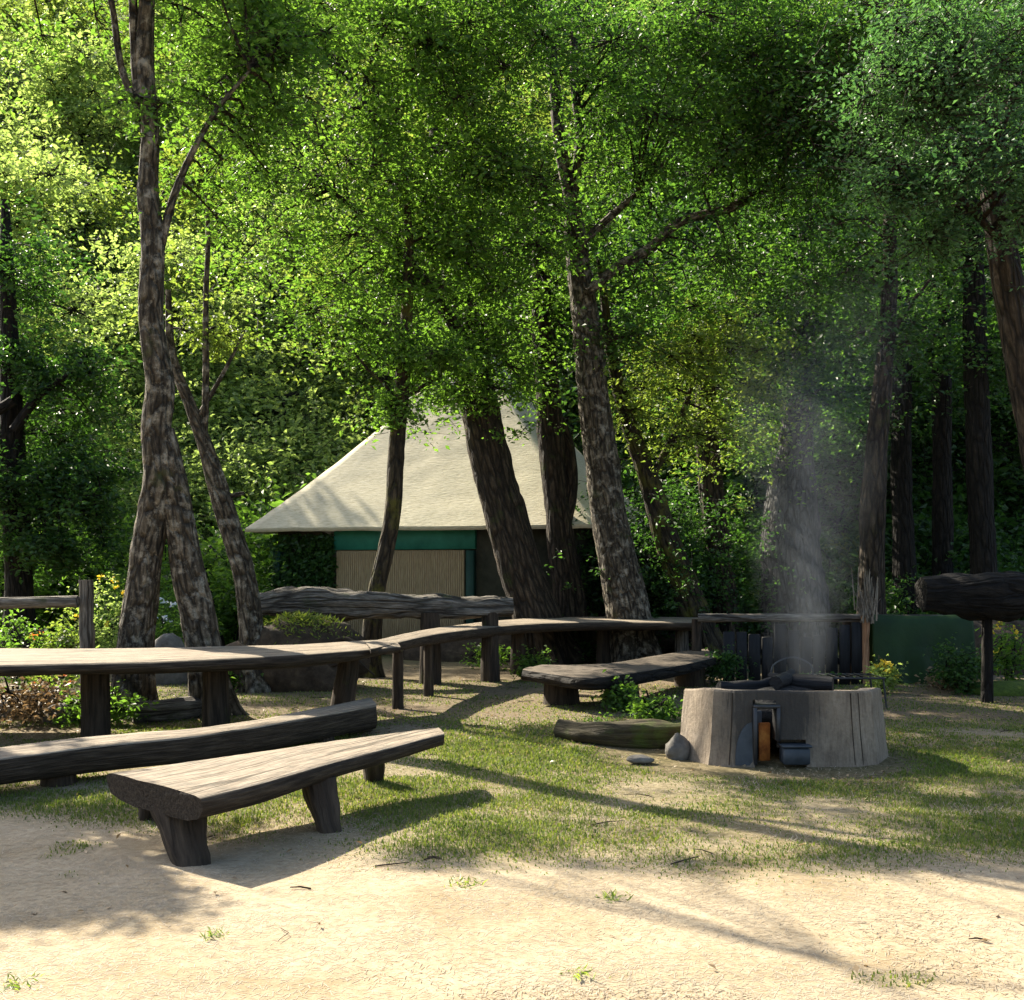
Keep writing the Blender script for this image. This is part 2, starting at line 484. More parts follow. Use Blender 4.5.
M['leaf_mid'] = leaf('mid_green_leaf', (.034, .082, .013), (.094, .176, .027), (2.2, 2.2, 1.3), .6, yellow=(.23, .25, .07))
M['leaf_deep'] = leaf('deep_green_leaf', (.022, .064, .012), (.066, .138, .022), (2.2, 2.2, 1.3), .55, yellow=(.17, .20, .05))
M['leaf_dark'] = leaf('dark_green_leaf', (.013, .042, .011), (.04, .098, .018), (2.4, 2.3, 1.2), .48)
M['leaf_cool'] = leaf('cool_green_leaf', (.025, .072, .030), (.075, .15, .055), (2.0, 2.2, 1.2), .4, yellow=(.16, .18, .05))
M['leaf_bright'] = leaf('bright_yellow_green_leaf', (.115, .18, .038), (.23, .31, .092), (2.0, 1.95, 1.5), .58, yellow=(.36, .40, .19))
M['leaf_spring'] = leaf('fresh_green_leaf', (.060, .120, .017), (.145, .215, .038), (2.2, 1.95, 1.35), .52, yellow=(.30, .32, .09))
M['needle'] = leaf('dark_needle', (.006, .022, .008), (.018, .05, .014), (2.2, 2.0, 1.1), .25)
M['dry_leaf'] = leaf('dry_leaf', (.11, .07, .035), (.30, .22, .12), (1.6, 1.4, 1.2), .2, yellow=(.45, .26, .08))
M['blade'] = leaf('grass_blade', (.038, .076, .010), (.125, .17, .026), (1.9, 1.8, 1.2), .35, yellow=(.33, .27, .13), patch=1.3, rough=.85, yp=(.72, .90))
M['straw'] = leaf('straw', (.33, .27, .19), (.46, .40, .30), (1.2, 1.1, 1.), .3, patch=2., rough=.8)
M['flower_yellow'] = leaf('yellow_petal', (.55, .42, .02), (.75, .6, .05), (1.3, 1.2, 1.), .3)
M['flower_white'] = leaf('white_petal', (.6, .6, .52), (.8, .8, .76), (1.1, 1.1, 1.), .3)
M['flower_orange'] = leaf('orange_petal', (.55, .14, .03), (.75, .26, .05), (1.3, 1.2, 1.), .3)
M['flower_blue'] = leaf('pale_blue_petal', (.42, .48, .55), (.66, .72, .78), (1.1, 1.1, 1.), .3)

M['stone'] = plain('grey_stone', [(.3, (.05, .046, .04)), (.55, (.13, .12, .105)), (.8, (.24, .225, .20))], scale=5, bump=.8, dist=.03)
M['earth'] = plain('dark_earth', [(.3, (.02, .014, .009)), (.55, (.06, .042, .026)), (.8, (.13, .095, .06))], scale=7, bump=1., dist=.04)
M['moss'] = plain('moss', [(.3, (.03, .05, .008)), (.6, (.08, .12, .015)), (.8, (.16, .17, .03))], scale=14, bump=1., dist=.03)
M['thatch'] = plain('cream_thatch', [(.25, (.34, .295, .19)), (.5, (.50, .45, .315)), (.8, (.60, .55, .41))], scale=9, bump=.4, dist=.02, stretch=(1, 1, 5))
M['green_paint'] = plain('green_paint', [(.3, (.012, .10, .065)), (.7, (.025, .17, .11))], scale=3, bump=.15, rough=.6)
M['dark_green_paint'] = plain('dark_green_paint', [(.3, (.005, .028, .02)), (.7, (.012, .05, .034))], scale=4, bump=.2, rough=.6)
M['reed'] = plain('woven_reed', [(.3, (.20, .14, .075)), (.55, (.34, .25, .14)), (.8, (.47, .37, .22))], scale=5, bump=.6, dist=.01, stretch=(14, 14, 1.2))
M['hut_wall'] = plain('dim_timber', [(.3, (.02, .022, .015)), (.7, (.06, .055, .035))], scale=4, bump=.4)
M['tarp'] = plain('green_tarpaulin', [(.3, (.007, .024, .004)), (.7, (.014, .042, .006))], scale=2.5, bump=.5, dist=.04, rough=.55)
M['iron'] = plain('blackened_iron', [(.3, (.006, .006, .007)), (.7, (.03, .03, .033))], scale=14, bump=.3, rough=.5, spec=.5)
M['slate'] = plain('blue_grey_steel', [(.3, (.016, .022, .028)), (.7, (.045, .055, .067))], scale=8, bump=.25, rough=.55, spec=.4)
M['rust'] = plain('orange_rust', [(.3, (.16, .04, .012)), (.55, (.42, .14, .03)), (.8, (.62, .28, .07))], scale=12, bump=.5, rough=.85)
M['charred_heap'] = plain('charred_ash', [(.35, (.006, .006, .006)), (.6, (.025, .024, .023)), (.78, (.12, .115, .11))], scale=9, bump=1., dist=.05)
M['ash'] = plain('grey_ash', [(.3, (.06, .058, .055)), (.7, (.24, .235, .225))], scale=14, bump=.8, dist=.02)


def concrete():
    m, nt, out = nodes('board_marked_concrete')
    tc = N(nt, 'ShaderNodeTexCoord')
    def nz(scale, st, det=8):
        mp = N(nt, 'ShaderNodeMapping'); mp.inputs['Scale'].default_value = st
        nt.links.new(tc.outputs['Object'], mp.inputs['Vector'])
        n = N(nt, 'ShaderNodeTexNoise'); n.inputs['Scale'].default_value = scale; n.inputs['Detail'].default_value = det; n.inputs['Roughness'].default_value = .65
        nt.links.new(mp.outputs[0], n.inputs['Vector']); return n
    a = nz(3, (1, 1, .6)); b2 = nz(6, (6, 6, .5)); c = nz(40, (1, 1, 1))
    r = ramp(nt, [(.3, (.14, .105, .072)), (.55, (.25, .198, .142)), (.8, (.36, .30, .235))], a.outputs['Fac'])
    r2 = ramp(nt, [(.36, (.45, .42, .40)), (.55, (1, 1, 1))], b2.outputs['Fac'])
    col = mixc(nt, r.outputs[0], r2.outputs[0], .6, 'MULTIPLY')
    r3 = ramp(nt, [(.35, (.7, .7, .7)), (.6, (1, 1, 1))], c.outputs['Fac'])
    col = mixc(nt, col, r3.outputs[0], .7, 'MULTIPLY')
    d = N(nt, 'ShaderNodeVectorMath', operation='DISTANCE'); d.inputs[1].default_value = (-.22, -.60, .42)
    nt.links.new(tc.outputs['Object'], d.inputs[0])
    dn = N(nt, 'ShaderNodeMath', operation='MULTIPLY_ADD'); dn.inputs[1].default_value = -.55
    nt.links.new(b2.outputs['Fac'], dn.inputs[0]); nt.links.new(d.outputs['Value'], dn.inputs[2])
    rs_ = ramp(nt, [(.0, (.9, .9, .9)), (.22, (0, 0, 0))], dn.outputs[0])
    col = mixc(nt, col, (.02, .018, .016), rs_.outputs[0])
    b = N(nt, 'ShaderNodeBsdfPrincipled'); b.inputs['Roughness'].default_value = .9
    nt.links.new(col, b.inputs['Base Color'])
    bp = N(nt, 'ShaderNodeBump'); bp.inputs['Strength'].default_value = .6; bp.inputs['Distance'].default_value = .012
    ad = N(nt, 'ShaderNodeMath', operation='ADD'); nt.links.new(b2.outputs['Fac'], ad.inputs[0]); nt.links.new(c.outputs['Fac'], ad.inputs[1])
    nt.links.new(ad.outputs[0], bp.inputs['Height']); nt.links.new(bp.outputs[0], b.inputs['Normal'])
    nt.links.new(b.outputs[0], out.inputs[0])
    return m


M['concrete'] = concrete()

# ------------------------------------------------------------------ ground
FIRE = np.array([2.12, 9.55])


def grass_mask(x, y):
    p = np.stack([x, y, 0*x], -1)
    edge = 5.75+.35*fbm(p*.8+3, 2)+np.where(x < -.4, (-.4-x)*.5, 0)
    m = smooth(-.25, .7, y-edge)
    n = fbm(p*np.array([.9, 1.5, 1])+40, 4)
    m = m*smooth(-.40, .38, n+.2)
    fr = np.hypot((x-FIRE[0])/1.35, (y-FIRE[1]+.25)/1.0)
    m = m*smooth(.72, 1.1, fr+.25*n)
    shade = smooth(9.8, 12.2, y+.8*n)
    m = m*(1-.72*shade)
    tuft = smooth(.38, .62, fbm(p*2.1+77, 3))*.55*(y < edge+.4)
    return np.clip(np.maximum(m, tuft), 0, 1)


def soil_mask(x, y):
    """dark soil: 1 near the fire and under the trees, 0 on the dry turf"""
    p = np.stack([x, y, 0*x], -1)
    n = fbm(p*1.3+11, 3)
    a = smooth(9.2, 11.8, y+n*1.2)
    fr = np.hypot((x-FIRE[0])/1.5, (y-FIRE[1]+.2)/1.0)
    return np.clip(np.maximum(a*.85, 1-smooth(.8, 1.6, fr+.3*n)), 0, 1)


def axis(parts):
    out = []
    for a, b, st in parts:
        out.append(np.arange(a, b-1e-6, st))
    return np.unique(np.concatenate(out+[[parts[-1][1]]]))


def ground_mat():
    m, nt, out = nodes('dry_turf_and_soil')
    tc = N(nt, 'ShaderNodeTexCoord')
    def nz(s, det=8, st=(1, 1, 1), rough=.65):
        mp = N(nt, 'ShaderNodeMapping'); mp.inputs['Scale'].default_value = st
        nt.links.new(tc.outputs['Object'], mp.inputs['Vector'])
        n = N(nt, 'ShaderNodeTexNoise'); n.inputs['Scale'].default_value = s; n.inputs['Detail'].default_value = det; n.inputs['Roughness'].default_value = rough
        nt.links.new(mp.outputs[0], n.inputs['Vector']); return n
    a = nz(1.1, 6); b2 = nz(22, 8); c = nz(90, 4)
    dry = ramp(nt, [(.25, (.24, .187, .12)), (.45, (.335, .275, .19)), (.65, (.39, .335, .242)), (.85, (.44, .39, .30))], b2.outputs['Fac'])
    tint = ramp(nt, [(.32, (.72, .66, .55)), (.5, (.95, .92, .87)), (.68, (1.08, 1.06, 1.04))], a.outputs['Fac'])
    dry = mixc(nt, dry.outputs[0], tint.outputs[0], 1., 'MULTIPLY')
    sp = ramp(nt, [(.33, (.80, .77, .72)), (.5, (1, 1, 1))], c.outputs['Fac'])
    dry = mixc(nt, dry, sp.outputs[0], .7, 'MULTIPLY')
    at = N(nt, 'ShaderNodeAttribute', attribute_name='cover')
    se = N(nt, 'ShaderNodeSeparateColor'); nt.links.new(at.outputs['Color'], se.inputs[0])
    gr = ramp(nt, [(.3, (.05, .046, .016)), (.52, (.12, .103, .045)), (.75, (.25, .205, .11))], b2.outputs['Fac'])
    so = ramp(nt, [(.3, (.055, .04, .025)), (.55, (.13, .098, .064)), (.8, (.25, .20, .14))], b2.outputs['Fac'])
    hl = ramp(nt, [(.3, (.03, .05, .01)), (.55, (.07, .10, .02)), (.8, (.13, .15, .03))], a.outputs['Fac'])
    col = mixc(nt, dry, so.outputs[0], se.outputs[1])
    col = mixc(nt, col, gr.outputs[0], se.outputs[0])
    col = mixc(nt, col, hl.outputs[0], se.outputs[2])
    b = N(nt, 'ShaderNodeBsdfPrincipled'); b.inputs['Roughness'].default_value = .95; b.inputs['Specular IOR Level'].default_value = .1
    nt.links.new(col, b.inputs['Base Color'])
    bp = N(nt, 'ShaderNodeBump'); bp.inputs['Strength'].default_value = .35; bp.inputs['Distance'].default_value = .008
    ad = N(nt, 'ShaderNodeMath', operation='ADD'); nt.links.new(b2.outputs['Fac'], ad.inputs[0]); nt.links.new(c.outputs['Fac'], ad.inputs[1])
    nt.links.new(ad.outputs[0], bp.inputs['Height']); nt.links.new(bp.outputs[0], b.inputs['Normal'])
    nt.links.new(b.outputs[0], out.inputs[0])
    return m


def make_ground():
    xs = axis([(-160, -40, 8), (-40, -12, 1.5), (-12, -7, .25), (-7, 7, .05), (7, 12, .25), (12, 40, 1.5), (40, 160, 8)])
    ys = axis([(-40, -4, 4), (-4, 2.5, .4), (2.5, 12, .05), (12, 22, .12), (22, 60, 1.), (60, 180, 5)])
    X, Y = np.meshgrid(xs, ys)
    Z = gz(X, Y)
    v = np.stack([X, Y, Z], -1).reshape(-1, 3)
    ny, nx = X.shape
    i, j = np.meshgrid(np.arange(ny-1), np.arange(nx-1), indexing='ij')
    q = np.stack([i*nx+j, i*nx+j+1, (i+1)*nx+j+1, (i+1)*nx+j], -1).reshape(-1, 4)
    mb = MB(); mb.add(v, q)
    o = mb.build('ground', ground_mat())
    x, y = v[:, 0], v[:, 1]
    band = (1-smooth(9.6, 11.6, y))*smooth(-.3, .8, y-np.where(x < -.4, 5.75+(-.4-x)*.75, 5.75)-.35*fbm(np.stack([x, y, 0*x], -1)*.8+3, 2))
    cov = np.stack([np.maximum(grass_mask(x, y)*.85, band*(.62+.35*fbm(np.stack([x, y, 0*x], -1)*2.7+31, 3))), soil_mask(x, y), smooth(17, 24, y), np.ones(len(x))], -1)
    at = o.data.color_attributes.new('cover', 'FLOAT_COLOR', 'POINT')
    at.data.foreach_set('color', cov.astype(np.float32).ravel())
    tag(o, kind='structure')


make_ground()

# grass, straw and leaf litter lying on the ground
def make_cover():
    rs = np.random.RandomState(3)
    n = 900000
    y = rs.uniform(3.4, 16, n); x = rs.uniform(-.62, .62, n)*y
    keep = (rs.uniform(0, 1, n) < grass_mask(x, y)**1.2*np.clip(7.5/y, .25, 1)*y/9.*.85) 
    x, y = x[keep], y[keep]
    z = gz(x, y)
    m = len(x)
    a = rs.uniform(0, 2*np.pi, m); lean = rs.uniform(.15, 1.1, m)
    g = grass_mask(x, y)
    H = rs.uniform(.010, .032, m)*(.55+.6*g)*(1+.25*(rs.uniform(0, 1, m) > .95))*(1+smooth(8, 14, y)*.4)
    w = rs.uniform(.0022, .0045, m)*(1+smooth(7, 12, y)*.6)
    d = np.stack([np.cos(a), np.sin(a), 0*a], -1); s = np.stack([-np.sin(a), np.cos(a), 0*a], -1)
    b = np.stack([x, y, z-.004], -1)
    mid = b+d*(H*lean*.35)[:, None]+np.array([0, 0, 1])*(H*.65)[:, None]
    tip = b+d*(H*lean)[:, None]+np.array([0, 0, 1])*(H*.95)[:, None]
    ww = w[:, None]
    V = np.stack([b-s*ww, b+s*ww, mid+s*ww*.8, tip, mid-s*ww*.8], 1).reshape(-1, 3)
    mb = MB(); o = np.arange(m)[:, None]*5
    mb.add(V, o+np.array([[0, 1, 2, 4]])); 
    mb.q.append((o+np.array([[4, 2, 3]]), 0))
    tag(mb.build('grass', M['blade']), 'short patchy green grass growing round the fire and benches', 'grass', kind='stuff')
    # straw
    n = 150000
    y = 3.3+(rs.uniform(0, 1, n)**1.5)*8; x = rs.uniform(-.6, .6, n)*y
    keep = rs.uniform(0, 1, n) < (1-.75*grass_mask(x, y))*(1-.8*soil_mask(x, y))*(.35+.65*smooth(-.3, .3, fbm(np.stack([x, y, 0*x], -1)*1.7+5, 3)))
    x, y = x[keep], y[keep]; z = gz(x, y)+.0012; m = len(x)
    a = rs.uniform(0, 2*np.pi, m); L = rs.uniform(.012, .05, m); w = rs.uniform(.0008, .002, m)
    d = np.stack([np.cos(a), np.sin(a), rs.normal(.0, .03, m)], -1); s = np.stack([-np.sin(a), np.cos(a), 0*a], -1)
    b = np.stack([x, y, z], -1); t = b+d*L[:, None]; t[:, 2] = np.maximum(gz(t[:, 0], t[:, 1])+.0014, t[:, 2]*.0)
    V = np.stack([b-s*w[:, None], b+s*w[:, None], t+s*w[:, None], t-s*w[:, None]], 1).reshape(-1, 3)
    mb = MB(); mb.add(V, np.arange(m*4).reshape(m, 4))
    tag(mb.build('straw', M['straw']), 'loose dry straw scattered over the pale sunlit ground', 'straw', kind='stuff')
    # fallen leaves
    n = 26000
    y = rs.uniform(3.6, 20, n); x = rs.uniform(-.6, .6, n)*y
    pr = .02+.6*smooth(8, 11, y)+.5*(np.hypot(x-FIRE[0], y-FIRE[1]) < 2)
    keep = rs.uniform(0, 1, n) < pr*smooth(-.5, .4, fbm(np.stack([x, y, 0*x], -1)*1.2+15, 3))
    x, y = x[keep], y[keep]
    mb = MB(); leaves(mb, np.stack([x, y, gz(x, y)+.008], -1), .034, .5, droop=0, up=1.2, rs=rs)
    tag(mb.build('fallen_leaves', M['dry_leaf']), 'brown fallen leaves strewn under the trees and benches', 'fallen leaves', kind='stuff')


make_cover()


def make_sticks():
    rs = np.random.RandomState(21); n = 420
    y = rs.uniform(4.2, 17, n); x = rs.uniform(-.55, .55, n)*y
    k = rs.uniform(0, 1, n) < .18+.8*smooth(8, 11, y); x, y = x[k], y[k]; n = len(x)
    a = rs.uniform(0, 2*np.pi, n); L = rs.uniform(.05, .24, n)
    A = np.stack([x, y, gz(x, y)+.006], -1)
    Mi = A+np.stack([np.cos(a)*L*.5, np.sin(a)*L*.5, rs.uniform(.0, .012, n)], -1)
    a2 = a+rs.normal(0, .35, n)
    B = Mi+np.stack([np.cos(a2)*L*.5, np.sin(a2)*L*.5, rs.uniform(-.008, .006, n)], -1)
    r = rs.uniform(.002, .006, n)
    mb = MB(); lines(mb, A, Mi, r, r*.85); lines(mb, Mi, B, r*.85, r*.5)
    tag(mb.build('fallen_twigs', M['shade_edge_twig_wood']), 'small dry twigs scattered over the clearing', 'twigs', kind='stuff')


make_sticks()

# ------------------------------------------------------------------ sunlit spots that the canopy leaves open
KEYS = []      # (point, radius)
def lit(p, r): KEYS.append((np.asarray(p, float), r))


for px, py in ((20, 655), (90, 654), (160, 652), (230, 650), (300, 648), (350, 645), (430, 632), (500, 624), (570, 619), (650, 619)):
    lit(G(px, py, .75), .38)
for px, py in ((40, 752), (110, 740), (180, 732), (250, 722), (330, 708)): lit(G(px, py, .28), .3)
for px, py in ((170, 780), (250, 765), (330, 752), (400, 740)): lit(G(px, py, .38), .42)
lit(G(110, 842), .07); lit(G(60, 855), .06)
for px, py in ((450, 795), (480, 740), (300, 800), (560, 680), (620, 672), (690, 662)): lit(G(px, py), .3)
for px in range(-50, 1100, 70):
    for py in (905, 950, 1000):
        if px > 430 or py > 920: lit(G(px, py), .45 if px > 430 else .22)
for px, py in ((700, 842), (830, 838), (760, 832), (880, 835), (620, 850), (560, 838), (520, 860), (640, 815), (940, 790)): lit(G(px, py), .17)
lit((1.42, 9.15, .22), .28); lit((1.42, 9.15, .4), .2)
for px, py in ((270, 515), (330, 480), (360, 500), (420, 500), (380, 440), (430, 440), (470, 490), (540, 480), (440, 400)): lit(P(px, py, 20.6), .8)


lit(P(571, 190, 18.0), .5); lit(P(560, 120, 18.0), .45); lit(P(580, 290, 17.9), .4); lit(P(150, 360, 11.9), .35); lit(P(150, 250, 11.9), .3); lit(P(95, 590, 16.5), .6)


for z in (1.1, 1.5, 1.9, 2.3, 2.7): lit((2.5, 10.1, z), .42)


def sun_ok(c, extra=0.):
    ok = np.ones(len(c), bool)
    for p, r in KEYS:
        v = c-p
        t = v@S
        dist = np.linalg.norm(v-t[:, None]*S, axis=1)
        ok &= ~((t > 0) & (dist < r+extra))
    return ok


# ------------------------------------------------------------------ trees
def crown_mesh(mb, blobs, skel, clump_r=(.4, .95), leaf_len=.085, per=10, spr=28, rs=RS, lm=0, tm=1, wid=.55, droop=.25, twig=.012, gate=True, sg=.09, up=.7):
    """blobs: (centre, radii, clumps); leaf sprays held on twigs that start from the skeleton points"""
    for c, rad, nc in blobs:
        rad = np.asarray(rad, float)
        u = rs.normal(0, 1, (nc, 3)); u /= np.linalg.norm(u, axis=1)[:, None]
        cc = np.asarray(c)+u*rad*(rs.uniform(0, 1, (nc, 1))**.45)
        Rc = rs.uniform(*clump_r, nc)
        m = int(nc*spr*.35)
        d = rs.normal(0, 1, (m, 3)); d /= np.linalg.norm(d, axis=1)[:, None]
        sp = np.asarray(c)+d*(rad*1.15+np.mean(clump_r)*.9)*(rs.uniform(0, 1, (m, 1))**.4)
        if gate: sp = sp[sun_ok(sp)]
        if len(sp):
            leaves(mb, np.repeat(sp, per, axis=0)+rs.normal(0, 1, (len(sp)*per, 3))*np.array([sg, sg, sg*.6])*1.15, leaf_len, wid, droop, up, lm, rs)
            if tm is not None:
                dv = rs.normal(0, 1, (len(sp), 3)); dv[:, 2] = np.abs(dv[:, 2])*.5; dv /= np.linalg.norm(dv, axis=1)[:, None]
                lines(mb, sp+dv*sg*3.2, sp-dv*sg, twig*.45, twig*.2, tm)
        for k in range(nc):
            m = max(4, int(spr*(Rc[k]/np.mean(clump_r))**2*rs.uniform(.6, 1.3)))
            d = rs.normal(0, 1, (m, 3)); d /= np.linalg.norm(d, axis=1)[:, None]
            sp = cc[k]+d*Rc[k]*(rs.uniform(0, 1, (m, 1))**.5)*np.array([1, 1, .62])*rs.uniform(.75, 1.25, 3)+rs.normal(0, .1, (m, 3))*Rc[k]
            sp[:, 2] -= .25*((sp[:, 0]-cc[k, 0])**2+(sp[:, 1]-cc[k, 1])**2)/Rc[k]
            if gate:
                sp = sp[sun_ok(sp)]
            if len(sp) < 3: continue
            pp = np.repeat(sp, per, axis=0)+rs.normal(0, 1, (len(sp)*per, 3))*np.array([sg, sg, sg*.6])
            leaves(mb, pp, leaf_len, wid, droop, up, lm, rs)
            if tm is not None:
                lines(mb, np.repeat(cc[k][None], len(sp), 0), sp, twig*.6, twig*.25, tm)
                j = np.argmin(np.linalg.norm(skel-cc[k], axis=1)); A = skel[j]
                mid = (A+cc[k])/2+np.array([0, 0, .12*np.linalg.norm(A-cc[k])])+rs.normal(0, .06, 3)
                lines(mb, np.array([A, mid]), np.array([mid, cc[k]]), np.array([twig*2.2, twig*1.4]), np.array([twig*1.4, twig*.7]), tm)


def tree(name, label, cat, stems, branches, blobs, bark, leafm, group=None, seed=1, amp=.10, flare=.65, bark_b=None, **kw):
    """stems and branches: (points, radii); the first stem starts at the foot"""
    rs = np.random.RandomState(seed)
    foot = np.asarray(stems[0][0][0], float)
    root = thing(name, (foot[0], foot[1], g1(foot[0], foot[1])), label, cat, group)
    skel = []
    for k, (pts, rad) in enumerate(stems):
        mb = MB(); pts = np.asarray(pts, float).copy()
        on_ground = pts[0][2] < .6
        if on_ground: pts[0][2] = g1(pts[0][0], pts[0][1])-.06
        sk = tube(mb, pts, rad, seg=36 if rad[0] > .12 else 14, step=.07, amp=amp, flare=flare if on_ground else 0, seed=seed*1.7+k)
        skel.append(sk[len(sk)//3:])
        mb.build('trunk' if k == 0 else 'stem', bark, root)
    for k, (pts, rad) in enumerate(branches):
        mb = MB(); sk = tube(mb, pts, rad, seg=9, step=.12, amp=amp, seed=seed*3.1+k, freq=3)
        skel.append(sk); mb.build('branch', bark, root)
    if blobs:
        mb = MB()
        crown_mesh(mb, blobs, np.vstack(skel), rs=rs, **kw)
        mb.build('crown', [leafm, bark_b or bark], root, smooth_=False)
    return root


def st(pts, d, ws):
    """trunk read at (column, row, width in pixels) at a distance"""
    p = [P(x, y, d) for x, y in pts]
    r = [w/2*d/F for w in ws]
    return p, r


def bl(px, py, d, rx, ry, rz, n): return (P(px, py, d), (rx, ry, rz), max(2, int(n*.72)))


# twin-stemmed tree at the left
d = 12.06
tree('twin_trunk_tree', 'tall pale-barked tree whose two spread trunks join above the long table', 'tree',
     [st([(131, 716), (135, 650), (146, 560), (160, 480), (156, 425), (160, 385), (151, 320), (153, 250), (148, 190), (150, 130), (145, 60), (147, 0), (148, -60)], d, [40, 37, 31, 32, 29, 28, 25, 23, 21, 19, 18, 16, 12]),
      st([(212, 712), (204, 650), (188, 570), (174, 490), (163, 430)], d, [36, 36, 32, 28, 22])],
     [st([(158, 260), (176, 190), (210, 120), (250, 70)], d, [9, 8, 6, 3]), st([(148, 130), (122, 70), (108, -10), (70, -70), (-30, -90), (-90, -60)], d, [8, 7, 6, 5, 4, 3]), st([(150, 160), (138, 90), (133, 0), (130, -40)], d, [9, 10, 9, 6])],
     [bl(170, -20, 12, 1.3, 1.1, .55, 12), bl(235, 40, 12.6, .9, .9, .6, 11), bl(235, 140, 12.8, .8, .8, .6, 9), bl(270, 30, 13, .8, .8, .6, 9), bl(200, 200, 13.2, .5, .5, .5, 4), bl(60, -10, 12.4, .9, .9, .45, 6), bl(40, -90, 12.5, 1.2, 1.2, .6, 20), bl(-60, -60, 12.6, 1.3, 1.2, .8, 22), bl(-90, 60, 13, 1.1, 1.0, .8, 12), bl(130, -110, 12.8, 1.4, 1.2, .6, 22), bl(240, -90, 13, 1.4, 1.2, .7, 24), bl(150, 110, 11.9, .22, .2, .6, 3), bl(190, 90, 12.3, .5, .5, .4, 5)],  # crown clumps above and left of the frame are added to shade the grass
     M['bark_pale'], M['leaf_mid'], seed=3, leaf_len=.075, clump_r=(.3, .55), bark_b=M['bark'])

# bowed pale tree behind it
d = 14.6
tree('bowed_tree', 'slim bowed tree with blotched pale bark behind the twin trunk', 'tree',
     [st([(256, 660), (247, 590), (234, 540), (219, 490), (205, 445), (190, 405), (172, 355), (168, 290)], d, [26, 23, 21, 20, 16, 13, 10, 6])],
     [st([(204, 445), (206, 380), (206, 300), (208, 240), (207, 160)], d, [7, 7, 6, 5, 3]), st([(196, 420), (225, 370), (245, 330)], d, [5, 4, 2]), st([(219, 490), (235, 497), (244, 493)], d, [6, 5, 4])],
     [bl(210, 190, 14.6, .8, .8, .9, 6), bl(240, 320, 14.6, .7, .7, .5, 4), bl(175, 300, 14.8, .5, .5, .5, 3)],
     M['bark_pale'], M['leaf_spring'], seed=5, leaf_len=.08, clump_r=(.25, .45), amp=.12, bark_b=M['bark'])

# slim tree before the hut
d = 16.6
tree('slim_tree', 'slim young tree standing in front of the hut wall', 'tree',
     [st([(368, 660), (376, 595), (386, 550), (393, 510), (396, 455), (401, 400), (406, 330), (409, 250), (405, 170)], d, [22, 18, 17, 16, 16, 15, 13, 10, 6])],
     [st([(400, 410), (385, 385), (368, 370)], d, [5, 4, 2]), st([(402, 400), (425, 385), (440, 378)], d, [5, 4, 2])],
     [bl(405, 350, 16.5, .75, .7, .55, 8), bl(370, 340, 16.5, .5, .5, .4, 4), bl(440, 370, 16.5, .4, .4, .25, 3), bl(400, 240, 16.5, 1.0, 1.0, .9, 9), bl(390, 410, 16.4, .3, .3, .2, 2)],
     M['bark_moss'], M['leaf_mid'], seed=7, clump_r=(.25, .5), bark_b=M['bark'])

# thick trunk leaning to the left
d = 18.6
tree('leaning_tree', 'thick brown trunk leaning left, just right of the hut wall', 'tree',
     [st([(548, 672), (533, 610), (516, 555), (499, 495), (482, 420), (468, 350), (455, 260), (446, 170), (430, 60)], d, [48, 44, 41, 41, 39, 36, 32, 26, 18])],
     [st([(470, 350), (430, 290), (380, 230), (330, 190)], 17.6, [14, 11, 8, 4]), st([(455, 260), (400, 160), (350, 80)], 17.6, [13, 10, 5]), st([(446, 170), (480, 90), (500, 20)], 17.6, [12, 9, 5])],
     [bl(330, 30, 15.5, 1.7, 1.5, 1.0, 24), bl(430, 50, 16, 1.7, 1.6, 1.1, 26), bl(300, 150, 16, 1.2, 1.2, .9, 13), bl(380, 170, 16.5, 1.3, 1.3, 1.0, 18),
      bl(455, 250, 17.2, 1.3, 1.2, 1.0, 18), bl(475, 335, 17.8, .8, .8, .5, 9), bl(452, 385, 17.9, .5, .4, .35, 9), bl(505, 385, 18.2, .45, .4, .35, 8), bl(330, 270, 17, 1.1, 1.1, .8, 10), bl(250, 90, 16, 1.0, 1.0, .9, 10), bl(270, 230, 16.8, 1.0, 1.0, .9, 8), bl(445, 110, 16.6, .9, .8, .8, 8), bl(480, 150, 16.6, 1.2, 1.2, 1, 14)],
     M['bark'], M['leaf_mid'], seed=11)

d = 19.3
tree('forked_slender_tree', 'slender dark tree with a thin side stem between the two thickest trunks', 'tree',
     [st([(572, 660), (569, 600), (561, 540), (555, 480), (549, 410), (545, 350), (540, 270), (542, 180)], d, [38, 32, 28, 27, 27, 24, 18, 12]),
      st([(566, 530), (572, 490), (570, 450), (561, 420)], d, [9, 12, 11, 9])],
     [], [bl(540, 300, 19, 1.2, 1.1, .9, 14), bl(560, 200, 19, 1.3, 1.2, 1., 14), bl(520, 385, 18.8, .6, .6, .35, 4)],
     M['bark'], M['leaf_mid'], seed=13)

